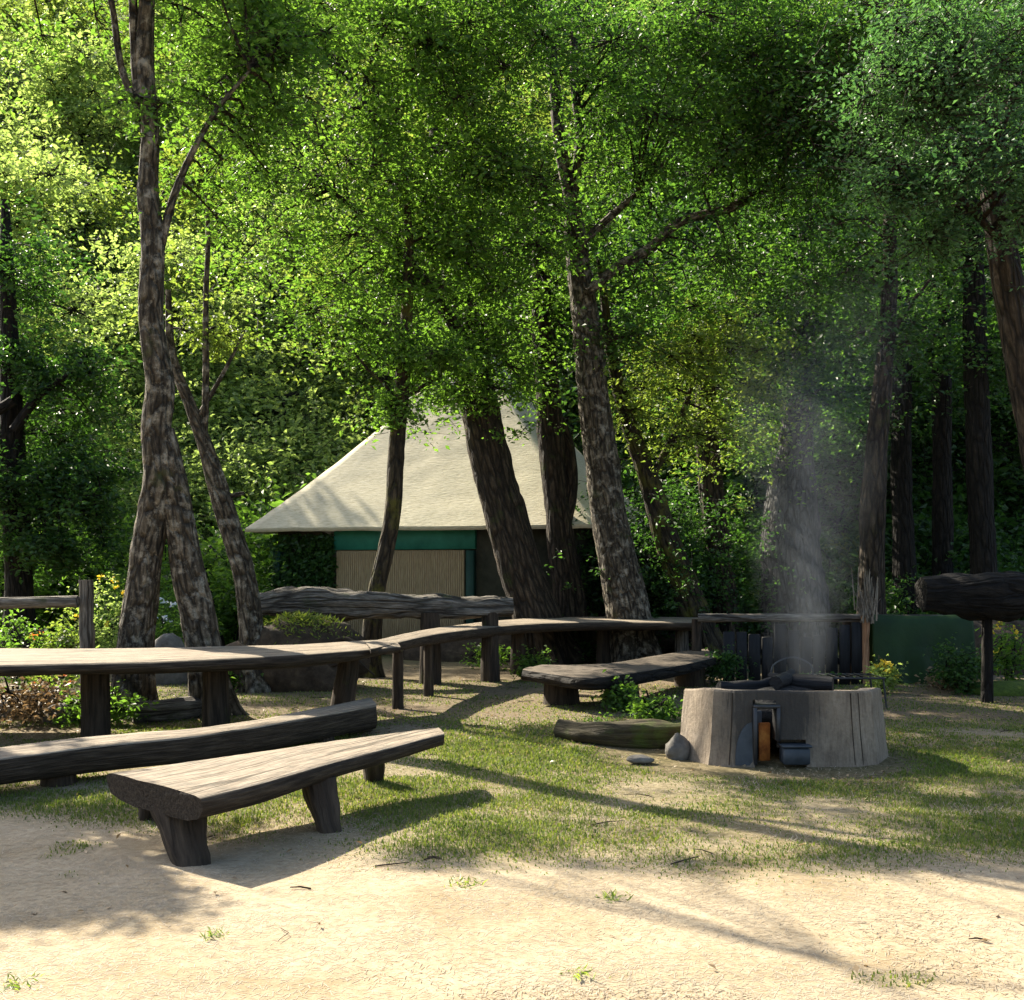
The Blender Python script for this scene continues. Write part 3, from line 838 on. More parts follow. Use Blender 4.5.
# an unseen tree added outside the left edge: its clumps shade the bare soil
_pts = [(G(x, y)+S*(z/S[2]), r, n) for x, y, z, r, n in ((20, 885, 4.3, .20, 3), (75, 882, 4.4, .22, 3), (130, 874, 4.2, .20, 3), (185, 862, 4.4, .18, 3), (-30, 880, 4.5, .3, 4), (20, 815, 4.6, .22, 3), (90, 810, 4.7, .22, 3), (-40, 815, 4.6, .3, 3), (240, 838, 4.3, .16, 2), (270, 850, 4.5, .15, 2), (0, 860, 4.5, .2, 3), (50, 800, 4.7, .2, 2))]
_f = np.mean([p for p, r, n in _pts], axis=0); _f[0] -= .6
tree('added_shade_tree', 'small unseen tree added beyond the left edge to shade the bare soil', 'tree',
     [([_f*np.array([1, 1, 0]), _f*np.array([1, 1, .45])+np.array([.1, 0, 0]), _f*np.array([1, 1, .9]), _f+np.array([.3, 0, .6])], [.11, .09, .07, .03])], [],
     [(p, (r*1.25, r*1.25, r), n*2) for p, r, n in _pts], M['bark'], M['leaf_mid'], seed=77, clump_r=(.22, .36), spr=40, leaf_len=.09)

# the big forked tree in the centre
d = 18.2
tree('great_forked_tree', 'largest tree with sunlit fork and long crooked right limb above the clearing', 'tree',
     [st([(634, 667), (629, 612), (616, 550), (604, 480), (595, 410), (587, 330), (578, 260), (571, 200)], d, [46, 41, 37, 34, 31, 29, 23, 18]),
      st([(572, 205), (561, 150), (556, 100), (551, 50), (552, -30)], d, [12, 13, 12, 12, 10]),
      st([(573, 200), (580, 140), (574, 70), (578, -30)], d, [10, 10, 9, 7])],
     [st([(567, 215), (540, 193), (506, 157), (470, 140)], d, [9, 8, 6, 3]),
      st([(588, 292), (616, 268), (648, 250), (680, 222), (732, 207), (772, 180), (788, 150), (788, 95), (780, 50)], d-.3, [11, 11, 11, 10, 10, 9, 8, 6, 3]),
      st([(579, 246), (598, 228), (620, 208), (638, 192)], d-.2, [8, 8, 7, 4])],
     [bl(500, 40, 16.2, 1.5, 1.4, 1.0, 18), bl(660, 40, 16.6, 1.7, 1.6, 1.1, 26), bl(745, 60, 17, 1.7, 1.5, 1.2, 36), bl(800, 40, 16.5, 1.2, 1.2, 1., 18), bl(640, 150, 17.4, 1.2, 1.2, .9, 13),
      bl(725, 150, 17.5, 1.2, 1.2, .9, 13), bl(500, 220, 17.4, .9, .9, .9, 9), bl(700, 280, 18, 1.2, 1.1, .6, 12), bl(585, 20, 19.2, 1.2, .8, .8, 12), bl(640, 310, 18.2, .6, .6, .5, 6)],
     M['bark_pale'], M['leaf_deep'], seed=17, bark_b=M['bark'])

d = 18.9
tree('mossy_leaning_tree', 'moss-yellowed trunk leaning up to the left behind the largest tree', 'tree',
     [st([(706, 665), (691, 605), (668, 545), (649, 480), (631, 430), (618, 385), (608, 330), (600, 260)], d, [42, 30, 25, 20, 16, 13, 10, 7])],
     [st([(650, 482), (680, 420), (700, 360)], d, [8, 6, 3])],
     [bl(690, 350, 18.8, 1.0, 1.0, .8, 14), bl(650, 405, 18.9, .5, .5, .5, 6), bl(705, 440, 19, .7, .7, .7, 9), bl(735, 380, 19.3, .8, .8, .8, 9)],
     M['bark_moss'], M['leaf_spring'], seed=19)

d = 20.3
tree('straight_tree', 'plain brown trunk left of the smoke, behind the low rail', 'tree',
     [st([(729, 655), (725, 600), (716, 530), (709, 470), (705, 400), (708, 300)], d, [32, 25, 24, 24, 20, 14])], [],
     [bl(735, 320, 20, 1.4, 1.2, 1.0, 15), bl(760, 430, 20.5, 1.1, 1, .8, 11)], M['bark'], M['leaf_mid'], seed=23)

d = 20.6
tree('broad_grey_tree', 'broad grey trunk standing in the smoke behind the fire', 'tree',
     [st([(796, 655), (794, 600), (792, 540), (791, 490), (797, 430), (803, 350), (806, 250), (800, 150)], d, [68, 64, 58, 49, 33, 24, 17, 10])], [],
     [bl(800, 300, 20.2, 1.4, 1.3, 1.0, 20), bl(810, 390, 20, .9, .8, .6, 9), bl(800, 190, 20, 1.7, 1.5, 1.1, 18), bl(760, 230, 20, 1.2, 1.2, 1, 10)], M['bark_grey'], M['leaf_dark'], seed=29, bark_b=M['bark_dark'], flare=.1)

d = 17.4
tree('split_bark_tree', 'brown tree with ridged bark right of the smoke', 'tree',
     [st([(868, 670), (871, 600), (872, 540), (874, 490), (879, 420), (886, 345), (890, 260), (888, 150)], d, [36, 28, 26, 25, 21, 17, 14, 9])],
     [st([(884, 360), (900, 320), (930, 280)], d, [7, 5, 3])],
     [bl(860, 250, 17.2, 1.3, 1.2, .9, 15), bl(820, 130, 17.2, 1.5, 1.4, 1.1, 32), bl(900, 340, 17.3, .8, .8, .6, 8), bl(900, 60, 17, 1.4, 1.4, 1.1, 18)],
     M['bark'], M['leaf_dark'], seed=31)

for k, (pts, d, ws, bls, lab) in enumerate([
    ([(988, 660), (984, 580), (979, 470), (975, 330), (972, 180)], 21.5, [30, 26, 25, 23, 16], [bl(960, 260, 21.2, 1.7, 1.5, 1.3, 18), bl(1020, 330, 21.5, 1.2, 1.1, 1.2, 12), bl(1000, 120, 21, 2, 1.8, 1.4, 20)], 'dark straight trunk rising behind the raised log'),
    ([(945, 655), (943, 560), (942, 420), (940, 300), (936, 180)], 23.5, [24, 20, 19, 17, 11], [bl(930, 300, 23.3, 1.6, 1.5, 1.3, 15), bl(900, 190, 23, 1.9, 1.6, 1.4, 18)], 'dark thin trunk just left of the straight trunk behind the raised log'),
    ([(906, 658), (904, 560), (901, 450), (903, 330), (900, 200)], 22.4, [26, 22, 20, 18, 12], [bl(880, 350, 22.4, 1.3, 1.2, 1.1, 12), bl(850, 420, 22.6, .9, .9, .7, 6), bl(860, 120, 22, 1.9, 1.6, 1.4, 16)], 'dark trunk close behind the ridged brown tree')]):
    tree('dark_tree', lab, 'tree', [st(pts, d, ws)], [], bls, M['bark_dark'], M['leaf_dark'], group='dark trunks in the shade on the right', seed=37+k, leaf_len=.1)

d = 11.8
tree('overhanging_tree', 'reddish-brown tree at the right edge with blue-green overhanging leaves', 'tree',
     [st([(1090, 720), (1054, 530), (1026, 390), (1004, 260), (990, 160), (984, 60)], d, [38, 34, 31, 28, 22, 14])],
     [st([(996, 200), (960, 130), (910, 80), (870, 70)], 11.4, [10, 8, 6, 3]), st([(1000, 240), (950, 190), (900, 180)], 11.2, [8, 6, 3]), st([(990, 160), (1020, 80), (1050, 30)], 11.2, [9, 7, 4])],
     [bl(985, 40, 10.8, .9, .8, .55, 18), bl(900, 70, 11.2, .65, .7, .5, 11), bl(1010, 160, 10.6, .55, .6, .5, 11), bl(890, 180, 11.4, .42, .5, .42, 8), bl(950, 150, 11.2, .5, .5, .4, 7), bl(1022, 225, 10.8, .3, .4, .3, 4), bl(925, 240, 11.4, .3, .3, .2, 2)],
     M['bark'], M['leaf_cool'], seed=41, leaf_len=.05, clump_r=(.25, .5), spr=52, sg=.075)

# dense dark evergreen at the far left
d = 20
tree('dark_evergreen', 'dense dark evergreen spreading over the fence at the left', 'tree',
     [st([(20, 660), (18, 560), (12, 420), (8, 300), (5, 200)], d, [30, 26, 22, 16, 8])],
     [st([(14, 430), (40, 395), (75, 370)], 19.6, [11, 8, 3]), st([(14, 400), (-20, 420), (-60, 430)], 19.6, [12, 10, 6]), st([(16, 520), (60, 500), (100, 490)], 19.7, [9, 7, 3])],
     [bl(15, 270, 20, .9, 1.0, .8, 14), bl(20, 370, 20, 1.3, 1.2, .8, 16), bl(20, 470, 20, 1.5, 1.3, .9, 30), bl(75, 500, 20, 1.0, 1.0, .8, 20), bl(30, 540, 19.8, 1.5, 1.2, .4, 18), bl(-50, 430, 20, 1.2, 1.2, 1.8, 26), bl(70, 400, 20.4, .8, .8, .5, 7)],
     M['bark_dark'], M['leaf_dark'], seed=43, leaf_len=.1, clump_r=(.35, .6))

# ------------------------------------------------------------------ trees of the wood behind
def proto(name, H, blobs, leafm, seed, leaf_len, per, spr, clump_r, bark, label, group, cat='tree', tr=.16):
    rs = np.random.RandomState(seed)
    root = thing(name, (0, 0, 0), label, cat, group)
    mb = MB()
    sway = rs.normal(0, .25, (5, 2))
    pts = [np.array([sway[k, 0]*k/4, sway[k, 1]*k/4, -.3+(H+.3)*k/4]) for k in range(5)]
    sk = tube(mb, pts, [tr, tr*.85, tr*.7, tr*.45, tr*.15], seg=9, step=.4, amp=.1, flare=.3, seed=seed)
    mb.build('trunk', bark, root)
    mb = MB()
    crown_mesh(mb, blobs, sk[len(sk)//4:], clump_r=clump_r, leaf_len=leaf_len, per=per, spr=spr, rs=rs, twig=.022, gate=False, sg=.2, wid=.62)
    mb.build('crown', [leafm, bark], root, smooth_=False)
    return root


def place(root, first, x, y, s, rz, label=None, dz=0.):
    o = root if first else copy_tree(root)
    o.location = (x, y, g1(x, y)+dz); o.scale = (s, s, s); o.rotation_euler = (0, 0, rz)
    if label: o['label'] = label
    return o


def bigblobs(rs, H, w, n, lo=.18):
    out = []
    for k in range(n):
        z = H*(lo+(1-lo)*(k+.5)/n)
        r = w*(1-.55*abs((k+.5)/n-.4)*1.4)
        a = rs.uniform(0, 6.28)
        out.append((np.array([math.cos(a)*r*.35, math.sin(a)*r*.35, z]), (r, r, H/n*.75), 9))
    return out


_r = np.random.RandomState(4)
BG = []
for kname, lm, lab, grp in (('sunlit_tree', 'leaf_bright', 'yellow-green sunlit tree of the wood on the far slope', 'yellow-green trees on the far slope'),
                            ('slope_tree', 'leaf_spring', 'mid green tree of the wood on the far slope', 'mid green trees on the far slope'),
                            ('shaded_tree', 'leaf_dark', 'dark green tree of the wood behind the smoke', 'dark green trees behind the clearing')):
    ps = []
    for k in range(2):
        H = 10+2*k
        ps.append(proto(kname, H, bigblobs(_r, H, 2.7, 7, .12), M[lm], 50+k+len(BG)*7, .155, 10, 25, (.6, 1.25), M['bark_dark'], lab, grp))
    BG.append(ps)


def blocks_roof(x, y, top, rad):
    for p, r in KEYS:
        if p[1] < 19: continue
        t = ((x-p[0])*S[0]+(y-p[1])*S[1])/(S[0]**2+S[1]**2)
        if t < 0: continue
        q = p+S*t
        if math.hypot(q[0]-x, q[1]-y) < rad+.4 and q[2] < top+g1(x, y): return True
    return False


used = {}
placed = []
spots = []
for row, (y0, n) in enumerate(((29, 9), (33, 11), (38, 13), (44, 13), (51, 14), (58, 16), (66, 17), (76, 18), (88, 20))):
    half = y0*.56+2
    for k in range(n):
        x = -half+2*half*(k+.5)/n+_r.uniform(-.9, .9)*half/n
        y = y0+_r.uniform(-1.6, 1.6)
        spots.append((x, y))
for x, y in spots:
    px = 512+x/y*F
    s = _r.uniform(.8, 1.25)*(1 if y < 40 else 1.15)
    u = _r.uniform()
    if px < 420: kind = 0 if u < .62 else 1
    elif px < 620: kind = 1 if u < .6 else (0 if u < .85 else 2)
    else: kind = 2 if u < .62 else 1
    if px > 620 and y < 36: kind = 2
    if y < 47 and blocks_roof(x, y, 11*s, 2.6*s): continue
    if y < 31 and abs(x+1) < 5: continue
    k = int(_r.uniform() < .5)
    key = (kind, k)
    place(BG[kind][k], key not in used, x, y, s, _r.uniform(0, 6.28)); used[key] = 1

# bushes of the undergrowth
def bush_proto(name, w, h, leafm, seed, leaf_len, label, cat, group, n=22, flower=None, per=9, spr=16, nf=16):
    rs = np.random.RandomState(seed)
    root = thing(name, (0, 0, 0), label, cat, group)
    mb = MB(); k = 7
    a = rs.uniform(0, 6.28, k); rr = rs.uniform(.2, .6, k)*w
    B = np.stack([np.cos(a)*rr, np.sin(a)*rr, rs.uniform(.5, .9, k)*h], -1)
    A = np.stack([np.cos(a)*.06*w, np.sin(a)*.06*w, np.full(k, -.03)], -1)
    lines(mb, A, B, .018*w+.004, .006*w+.002)
    mb.build('stem', M['bark_dark'], root)
    mb = MB()
    crown_mesh(mb, [(np.array([0, 0, h*.55]), (w*.8, w*.8, h*.42), n)], B, clump_r=(.18*w+.03, .36*w+.05), leaf_len=leaf_len, per=per, spr=spr, rs=rs, twig=.006, gate=False, sg=leaf_len*.9)
    mb.build('foliage', [leafm, M['bark_dark']], root, smooth_=False)
    if flower:
        mb = MB()
        u = rs.normal(0, 1, (nf, 3)); u /= np.linalg.norm(u, axis=1)[:, None]; u[:, 2] = np.abs(u[:, 2])
        c = np.array([0, 0, h*.55])+u*np.array([w*.95, w*.95, h*.52])
        leaves(mb, np.repeat(c, 8, 0)+rs.normal(0, .012+.012*w, (nf*8, 3)), .035+.03*w, .8, droop=-.2, up=.3, rs=rs)
        mb.build('blossom', flower, root, smooth_=False)
    return root


def bush_set(name, leafm, leaf_len, label, group, seed, spots_, w=1.3, h=1.8, n=26, labels=None, spr=16):
    pr = bush_proto(name, w, h, leafm, seed, leaf_len, label, 'bush', group, n, spr=spr)
    for k, (x, y, s) in enumerate(spots_):
        place(pr, k == 0, x, y, s, k*1.9, None if labels is None else labels[k])


bush_set('dark_bush', M['leaf_dark'], .12, 'dark green bush in the shade behind the trunks', 'dark bushes under the right-hand trees', 61,
         [(2.9, 23, 1.1), (4.6, 24.2, 1.2), (6.4, 24, 1.15), (8.1, 25, 1.3), (10, 24.6, 1.25), (11.8, 25, 1.4), (7.3, 21.8, .7), (9.4, 22.6, .9), (1.3, 22.4, .8), (3.4, 26, 1.7), (6, 27, 1.9), (9, 27.5, 1.9), (12, 28, 2), (2, 27.5, 1.7)])
bush_set('shade_bush', M['leaf_dark'], .05, 'dark fine-leaved bush hiding the right end of the hut', 'dark bushes at the right end of the hut', 63,
         [(2.45, 20.2, 1.55), (3.3, 21.2, 1.45)], n=34, spr=60)
bush_set('light_bush', M['leaf_spring'], .12, 'fresh green sunlit bush behind the trunks on the right', 'fresh green bushes among the right-hand trunks', 67,
         [(3.6, 22.2, .8), (10.9, 22.8, .75), (5.4, 25.6, 1.2), (8.8, 23.6, .6), (7.7, 26, 1.1)])
bush_set('hedge_bush', M['leaf_mid'], .11, 'dark bush filling the gap left of the hut', 'bushes left of the hut', 71,
         [(-6.2, 19.5, .85), (-5.2, 21.2, 1.), (-6.8, 22.5, 1.3), (-4.9, 24.6, 1.7), (-5.6, 18.2, .6), (-8.3, 24, 1.5), (-9.6, 22.6, 1.2), (-3.6, 26.6, 1.9)])
bush_set('meadow_bush', M['leaf_bright'], .13, 'yellow-green sunlit bush beyond the fence at the left', 'sunlit bushes beyond the fence', 73,
         [(-8.9, 25.5, .7), (-11, 26, .9), (-12.6, 25, .9), (-7.7, 26.8, .9), (-10, 27.5, 1.2), (-14, 27, 1.2)])

bush_set('thicket', M['leaf_bright'], .058, 'tall yellow-green thicket on the slope left behind the hut', 'sunlit thickets left behind the hut', 75,
         [(-9.4, 29, 2.5), (-6.6, 29.6, 2.5), (-12.4, 30, 2.6), (-4.4, 31, 2.7), (-8, 32.5, 3.1), (-5.8, 34, 3.3), (-11.4, 34, 3.1), (-14.8, 32.5, 2.8), (-2.2, 33.5, 2.8)], n=40, spr=62)

# ------------------------------------------------------------------ hut
def make_hut():
    a = P(245, 527, 21.2); b = P(596, 520, 19.1)
    a[2] = b[2] = 2.3
    ex = (b-a); W = np.linalg.norm(ex[:2]); ex = ex/W; ey = np.array([-ex[1], ex[0], 0])
    c = a+ex*W/2+ey*W/2; c[2] = 0
    root = thing('thatched_hut', c, 'hut under a steep cream thatched roof with tan reed wall and green band', 'hut')
    w = W/2

    def L(x, y, z): return c+ex*x+ey*y+np.array([0, 0, z])
    # roof: four flared slopes, layered
    mb = MB(); n = 40; seg = 26
    Z0, Z1 = 2.3, 6.75
    V = []
    for i in range(n):
        t = i/(n-1)
        s = (1-t)**1.36*w
        z = Z0+(Z1-Z0)*t
        ring = []
        for side in range(4):
            for k in range(seg):
                u = -1+2*k/seg
                x, y = ((u, -1), (1, u), (-u, 1), (-1, -u))[side]
                ring.append(L(x*s, y*s, z))
        V.append(ring)
    V = np.array(V).reshape(-1, 3); m = 4*seg
    nn = fbm(V*np.array([3, 3, 5]), 3)
    rad = V-np.array([c[0], c[1], 0]); rad[:, 2] = 0
    V = V+rad/(np.linalg.norm(rad, axis=1)[:, None]+.01)*(nn*.03)[:, None]
    V[:m, 2] += fbm(V[:m]*6, 2)*.025
    i, j = np.meshgrid(np.arange(n-1), np.arange(m), indexing='ij')
    q = np.stack([i*m+j, i*m+(j+1) % m, (i+1)*m+(j+1) % m, (i+1)*m+j], -1).reshape(-1, 4)
    mb.add(V, q)
    # underside of the eaves
    low = V[:m].copy(); inn = np.array([c[0], c[1], 0])+(low-np.array([c[0], c[1], 0]))*np.array([.86, .86, 1]); inn[:, 2] = 2.28
    thick = low.copy(); thick[:, 2] -= .07
    mb.add(np.vstack([low, thick, inn]), [(k+m, (k+1) % m+m, (k+1) % m, k) for k in range(m)]+[(k+2*m, (k+1) % m+2*m, (k+1) % m+m, k+m) for k in range(m)])
    mb.build('roof', M['thatch'], root)
    rot = math.atan2(ex[1], ex[0])
    wi = w-.45
    mb = MB()
    for x, y, sx, sy in ((0, -wi, 2*wi, .1), (0, wi, 2*wi, .1), (-wi, 0, .1, 2*wi-.11), (wi, 0, .1, 2*wi-.11)):
        box(mb, L(x, y, 1.12), (sx, sy, 2.36), rot)
    mb.build('wall', M['hut_wall'], root)

    def lx(px): # where a column of the photo meets the front wall
        best = min(np.linspace(-wi, wi, 400), key=lambda x: abs(512+L(x, -wi, 0)[0]/L(x, -wi, 0)[1]*F-px))
        return best
    x0, x1, x2 = lx(339), lx(466), lx(476)
    mb = MB()
    box(mb, L((x0+x1)/2, -wi-.075, .95), (x1-x0, .05, 1.88), rot)
    for k in range(60):
        xx = x0+(x1-x0)*(k+.5)/60
        box(mb, L(xx, -wi-.105, .95), ((x1-x0)/60*.82, .02, 1.84), rot, .006)
    mb.build('reed_panel', M['reed'], root)
    mb = MB(); box(mb, L((x0+x2)/2, -wi-.1, 2.1), (x2-x0+.06, .1, .40), rot); mb.build('green_band', M['green_paint'], root)
    for xx in (-wi+.05, x2-.05, wi-.05):
        mb = MB(); box(mb, L(xx, -wi-.13, .93), (.15, .14, 1.9), rot); mb.build('post', M['dark_green_paint'], root)
    # creeper over the left half of the front
    rs = np.random.RandomState(8)
    k = 8500
    u = rs.uniform(-wi-.1, x0-.04, k); zz = rs.uniform(.1, 2.2, k)
    kp = rs.uniform(0, 1, k) < .25+.75*smooth(-.3, .3, fbm(np.stack([u*1.6, zz*1.6, 0*u], -1), 2))
    u, zz = u[kp], zz[kp]
    pos = np.array([c+ex*a_+ey*(-wi-.08-abs(b_))+np.array([0, 0, z_]) for a_, b_, z_ in zip(u, rs.normal(.05, .08, len(u)), zz)])
    mb = MB(); leaves(mb, pos, .1, .7, .5, .1, rs=rs)
    mb.build('creeper', M['leaf_dark'], root, smooth_=False)


make_hut()

# ------------------------------------------------------------------ benches and tables
def log_end_leg(mb, x, y, top, r, seed, lean=(0, 0), rtop=None):
    z0 = g1(x, y)-.04
    tube(mb, [(x+lean[0], y+lean[1], z0), (x+lean[0]*.5, y+lean[1]*.5, (z0+top)/2), (x, y, top)], [r*1.1, r, rtop or r*.95], seg=14, step=.08, amp=.1, seed=seed)


# near bench
fr = [G(203, 797, .37), G(260, 783, .37), G(330, 763, .37), G(400, 745, .375), G(444, 734, .38)]
bk = [G(108, 771, .41), G(190, 759, .40), G(280, 747, .39), G(370, 735, .385), G(438, 727, .385)]
root = thing('plank_bench', ((fr[0]+bk[0])/2)*np.array([1, 1, 0]), 'rough thick plank bench on splayed legs in the sunlit foreground', 'bench')
mb = MB(); slab(mb, fr, bk, [.15, .15, .13, .12, .09], amp=.014, seed=2.2); mb.build('seat', [M['weathered'], M['shade_edge_twig_wood']], root)
for (fx, fy), (tx, ty), wf, wh, tn in (((192, 864), (175, 800), (.17, .2), (.27, .24), .5), ((330, 831), (318, 778), (.13, .15), (.2, .18), .45),
                                       ((374, 780), (362, 757), (.12, .13), (.17, .15), .5), ((150, 815), (128, 790), (.13, .14), (.18, .18), .4)):
    f = G(fx, fy); h = G(tx, ty, .27)
    f[2] = g1(f[0], f[1])-.03
    h = np.array([f[0]+np.clip(h[0]-f[0], -.16, .16), f[1]+np.clip(h[1]-f[1], -.1, .25), .28])
    mb = MB(); hewn_leg(mb, f, h, wf, wh, seed=fx*.1, turn=tn); mb.build('leg', M['dark_wood'], root)

# long table
fr = [G(-110, 668, .75), G(-30, 665, .75), G(60, 663, .75), G(150, 661, .75), G(220, 658, .75), G(300, 654, .75), G(350, 650.5, .75), G(400, 646.5, .75)]
bk = [G(-90, 648, .755), G(0, 647, .755), G(70, 647.5, .755), G(150, 647, .755), G(220, 645.5, .755), G(300, 643.5, .755), G(350, 640.5, .755), G(392, 638.5, .755)]
root = thing('long_table', (fr[3]+bk[3])/2*np.array([1, 1, 0]), 'long hewn plank table running in from the left, sunlit on top', 'table')
mb = MB(); slab(mb, fr, bk, [.15, .14, .13, .14, .15, .15, .13, .07], amp=.018, seed=5.1); mb.build('tabletop', [M['weathered'], M['shade_edge_twig_wood']], root)
for px, py, r, le in ((212, 752, .135, (0.02, -.02)), (350, 702, .11, (-.1, 0)), (100, 714, .13, (0, 0)), (-60, 735, .13, (0, 0))):
    g = G(px, py)
    # keep the head of the leg below the top
    t = np.interp(px, [-110, 400], [0, 1]); 
    fpt = catmull(fr, n=60)[0]; bpt = catmull(bk, n=60)[0]
    mid = (fpt*.55+bpt*.45); pxs = 512+mid[:, 0]/mid[:, 1]*F
    k = np.argmin(abs(pxs-px)); hd = mid[k]
    mb = MB(); log_end_leg(mb, hd[0], hd[1], .63, r, px*.07, le); mb.build('leg', M['dark_wood'], root)

# curved table further back
fr = [G(372, 650, .75), G(430, 636, .75), G(480, 629, .75), G(530, 624.5, .75), G(590, 622.5, .75), G(650, 622.5, .75), G(702, 623, .75)]
bk = [G(366, 643, .755), G(420, 631, .755), G(480, 622.5, .755), G(530, 618.5, .755), G(590, 617, .755), G(650, 617, .755), G(702, 617.5, .755)]
for L_ in (fr, bk):
    for p in L_: p[2] += .15 if L_ is fr and False else 0
root = thing('curved_table', (fr[3]+bk[3])/2*np.array([1, 1, 0]), 'curved hewn table bending away past the thick trunks', 'table')
fr2 = [p+np.array([0, 0, .012]) for p in fr]; bk2 = [p+np.array([0, 0, .012]) for p in bk]
mb = MB(); slab(mb, fr2, bk2, [.06, .12, .15, .16, .16, .16, .15], amp=.02, seed=8.4); mb.build('tabletop', [M['weathered'], M['shade_edge_twig_wood']], root)
for px in (398, 430, 520, 605, 680):
    fpt = catmull(fr2, n=60)[0]; bpt = catmull(bk2, n=60)[0]; mid = fpt*.5+bpt*.5
    k = np.argmin(abs(512+mid[:, 0]/mid[:, 1]*F-px)); hd = mid[k]
    mb = MB(); log_end_leg(mb, hd[0], hd[1], .61, .11 if px > 470 else .06, px*.03)
    o = mb.build('leg', M['weathered_grey'] if px == 680 else M['dark_wood'], root)
    if px == 680: o['label'] = 'pale stump leg at the right end'

# low plank bench beyond the near bench
fr = [G(-90, 770, .28), G(0, 758, .28), G(100, 745, .28), G(200, 734.5, .28), G(300, 719, .28), G(376, 705, .28)]
bk = [G(-80, 754, .285), G(0, 746, .285), G(100, 735, .285), G(200, 727, .285), G(300, 711, .285), G(370, 697, .285)]
root = thing('low_bench', (fr[2]+bk[2])/2*np.array([1, 1, 0]), 'long low log bench lying between long table and near plank bench', 'bench')
mb = MB(); slab(mb, fr, bk, [.2, .21, .22, .23, .24, .24], amp=.022, seed=12.7); mb.build('seat', [M['weathered'], M['shade_edge_twig_wood']], root)  # thick dark sides stand in for the shade under the plank
for px in (60, 190, 320):
    fpt = catmull(fr, n=60)[0]; bpt = catmull(bk, n=60)[0]; mid = fpt*.5+bpt*.5
    hd = mid[np.argmin(abs(512+mid[:, 0]/mid[:, 1]*F-px))]
    mb = MB(); log_end_leg(mb, hd[0], hd[1], .1, .12, px*.05); mb.build('block', M['dark_wood'], root)

# bench facing the fire
fr = [G(522, 669, .4), G(556, 674, .4), G(590, 677, .4), G(640, 671, .4), G(690, 663, .4), G(715, 657, .4)]
bk = [G(545, 664, .405), G(578, 664, .405), G(612, 662, .405), G(650, 655.5, .405), G(686, 650, .405), G(706, 648, .405)]
root = thing('hewn_log_bench', (fr[2]+bk[2])/2*np.array([1, 1, 0]), 'thick hewn log bench with bowed edge left of the fire ring', 'bench')
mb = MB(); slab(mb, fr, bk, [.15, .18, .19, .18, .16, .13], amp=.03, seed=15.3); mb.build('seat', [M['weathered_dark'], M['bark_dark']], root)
for px in (560, 622, 690):
    fpt = catmull(fr, n=60)[0]; bpt = catmull(bk, n=60)[0]; mid = fpt*.5+bpt*.5
    hd = mid[np.argmin(abs(512+mid[:, 0]/mid[:, 1]*F-px))]
    mb = MB(); log_end_leg(mb, hd[0], hd[1], .28, .2, px*.05); mb.build('block', M['dark_wood'], root)

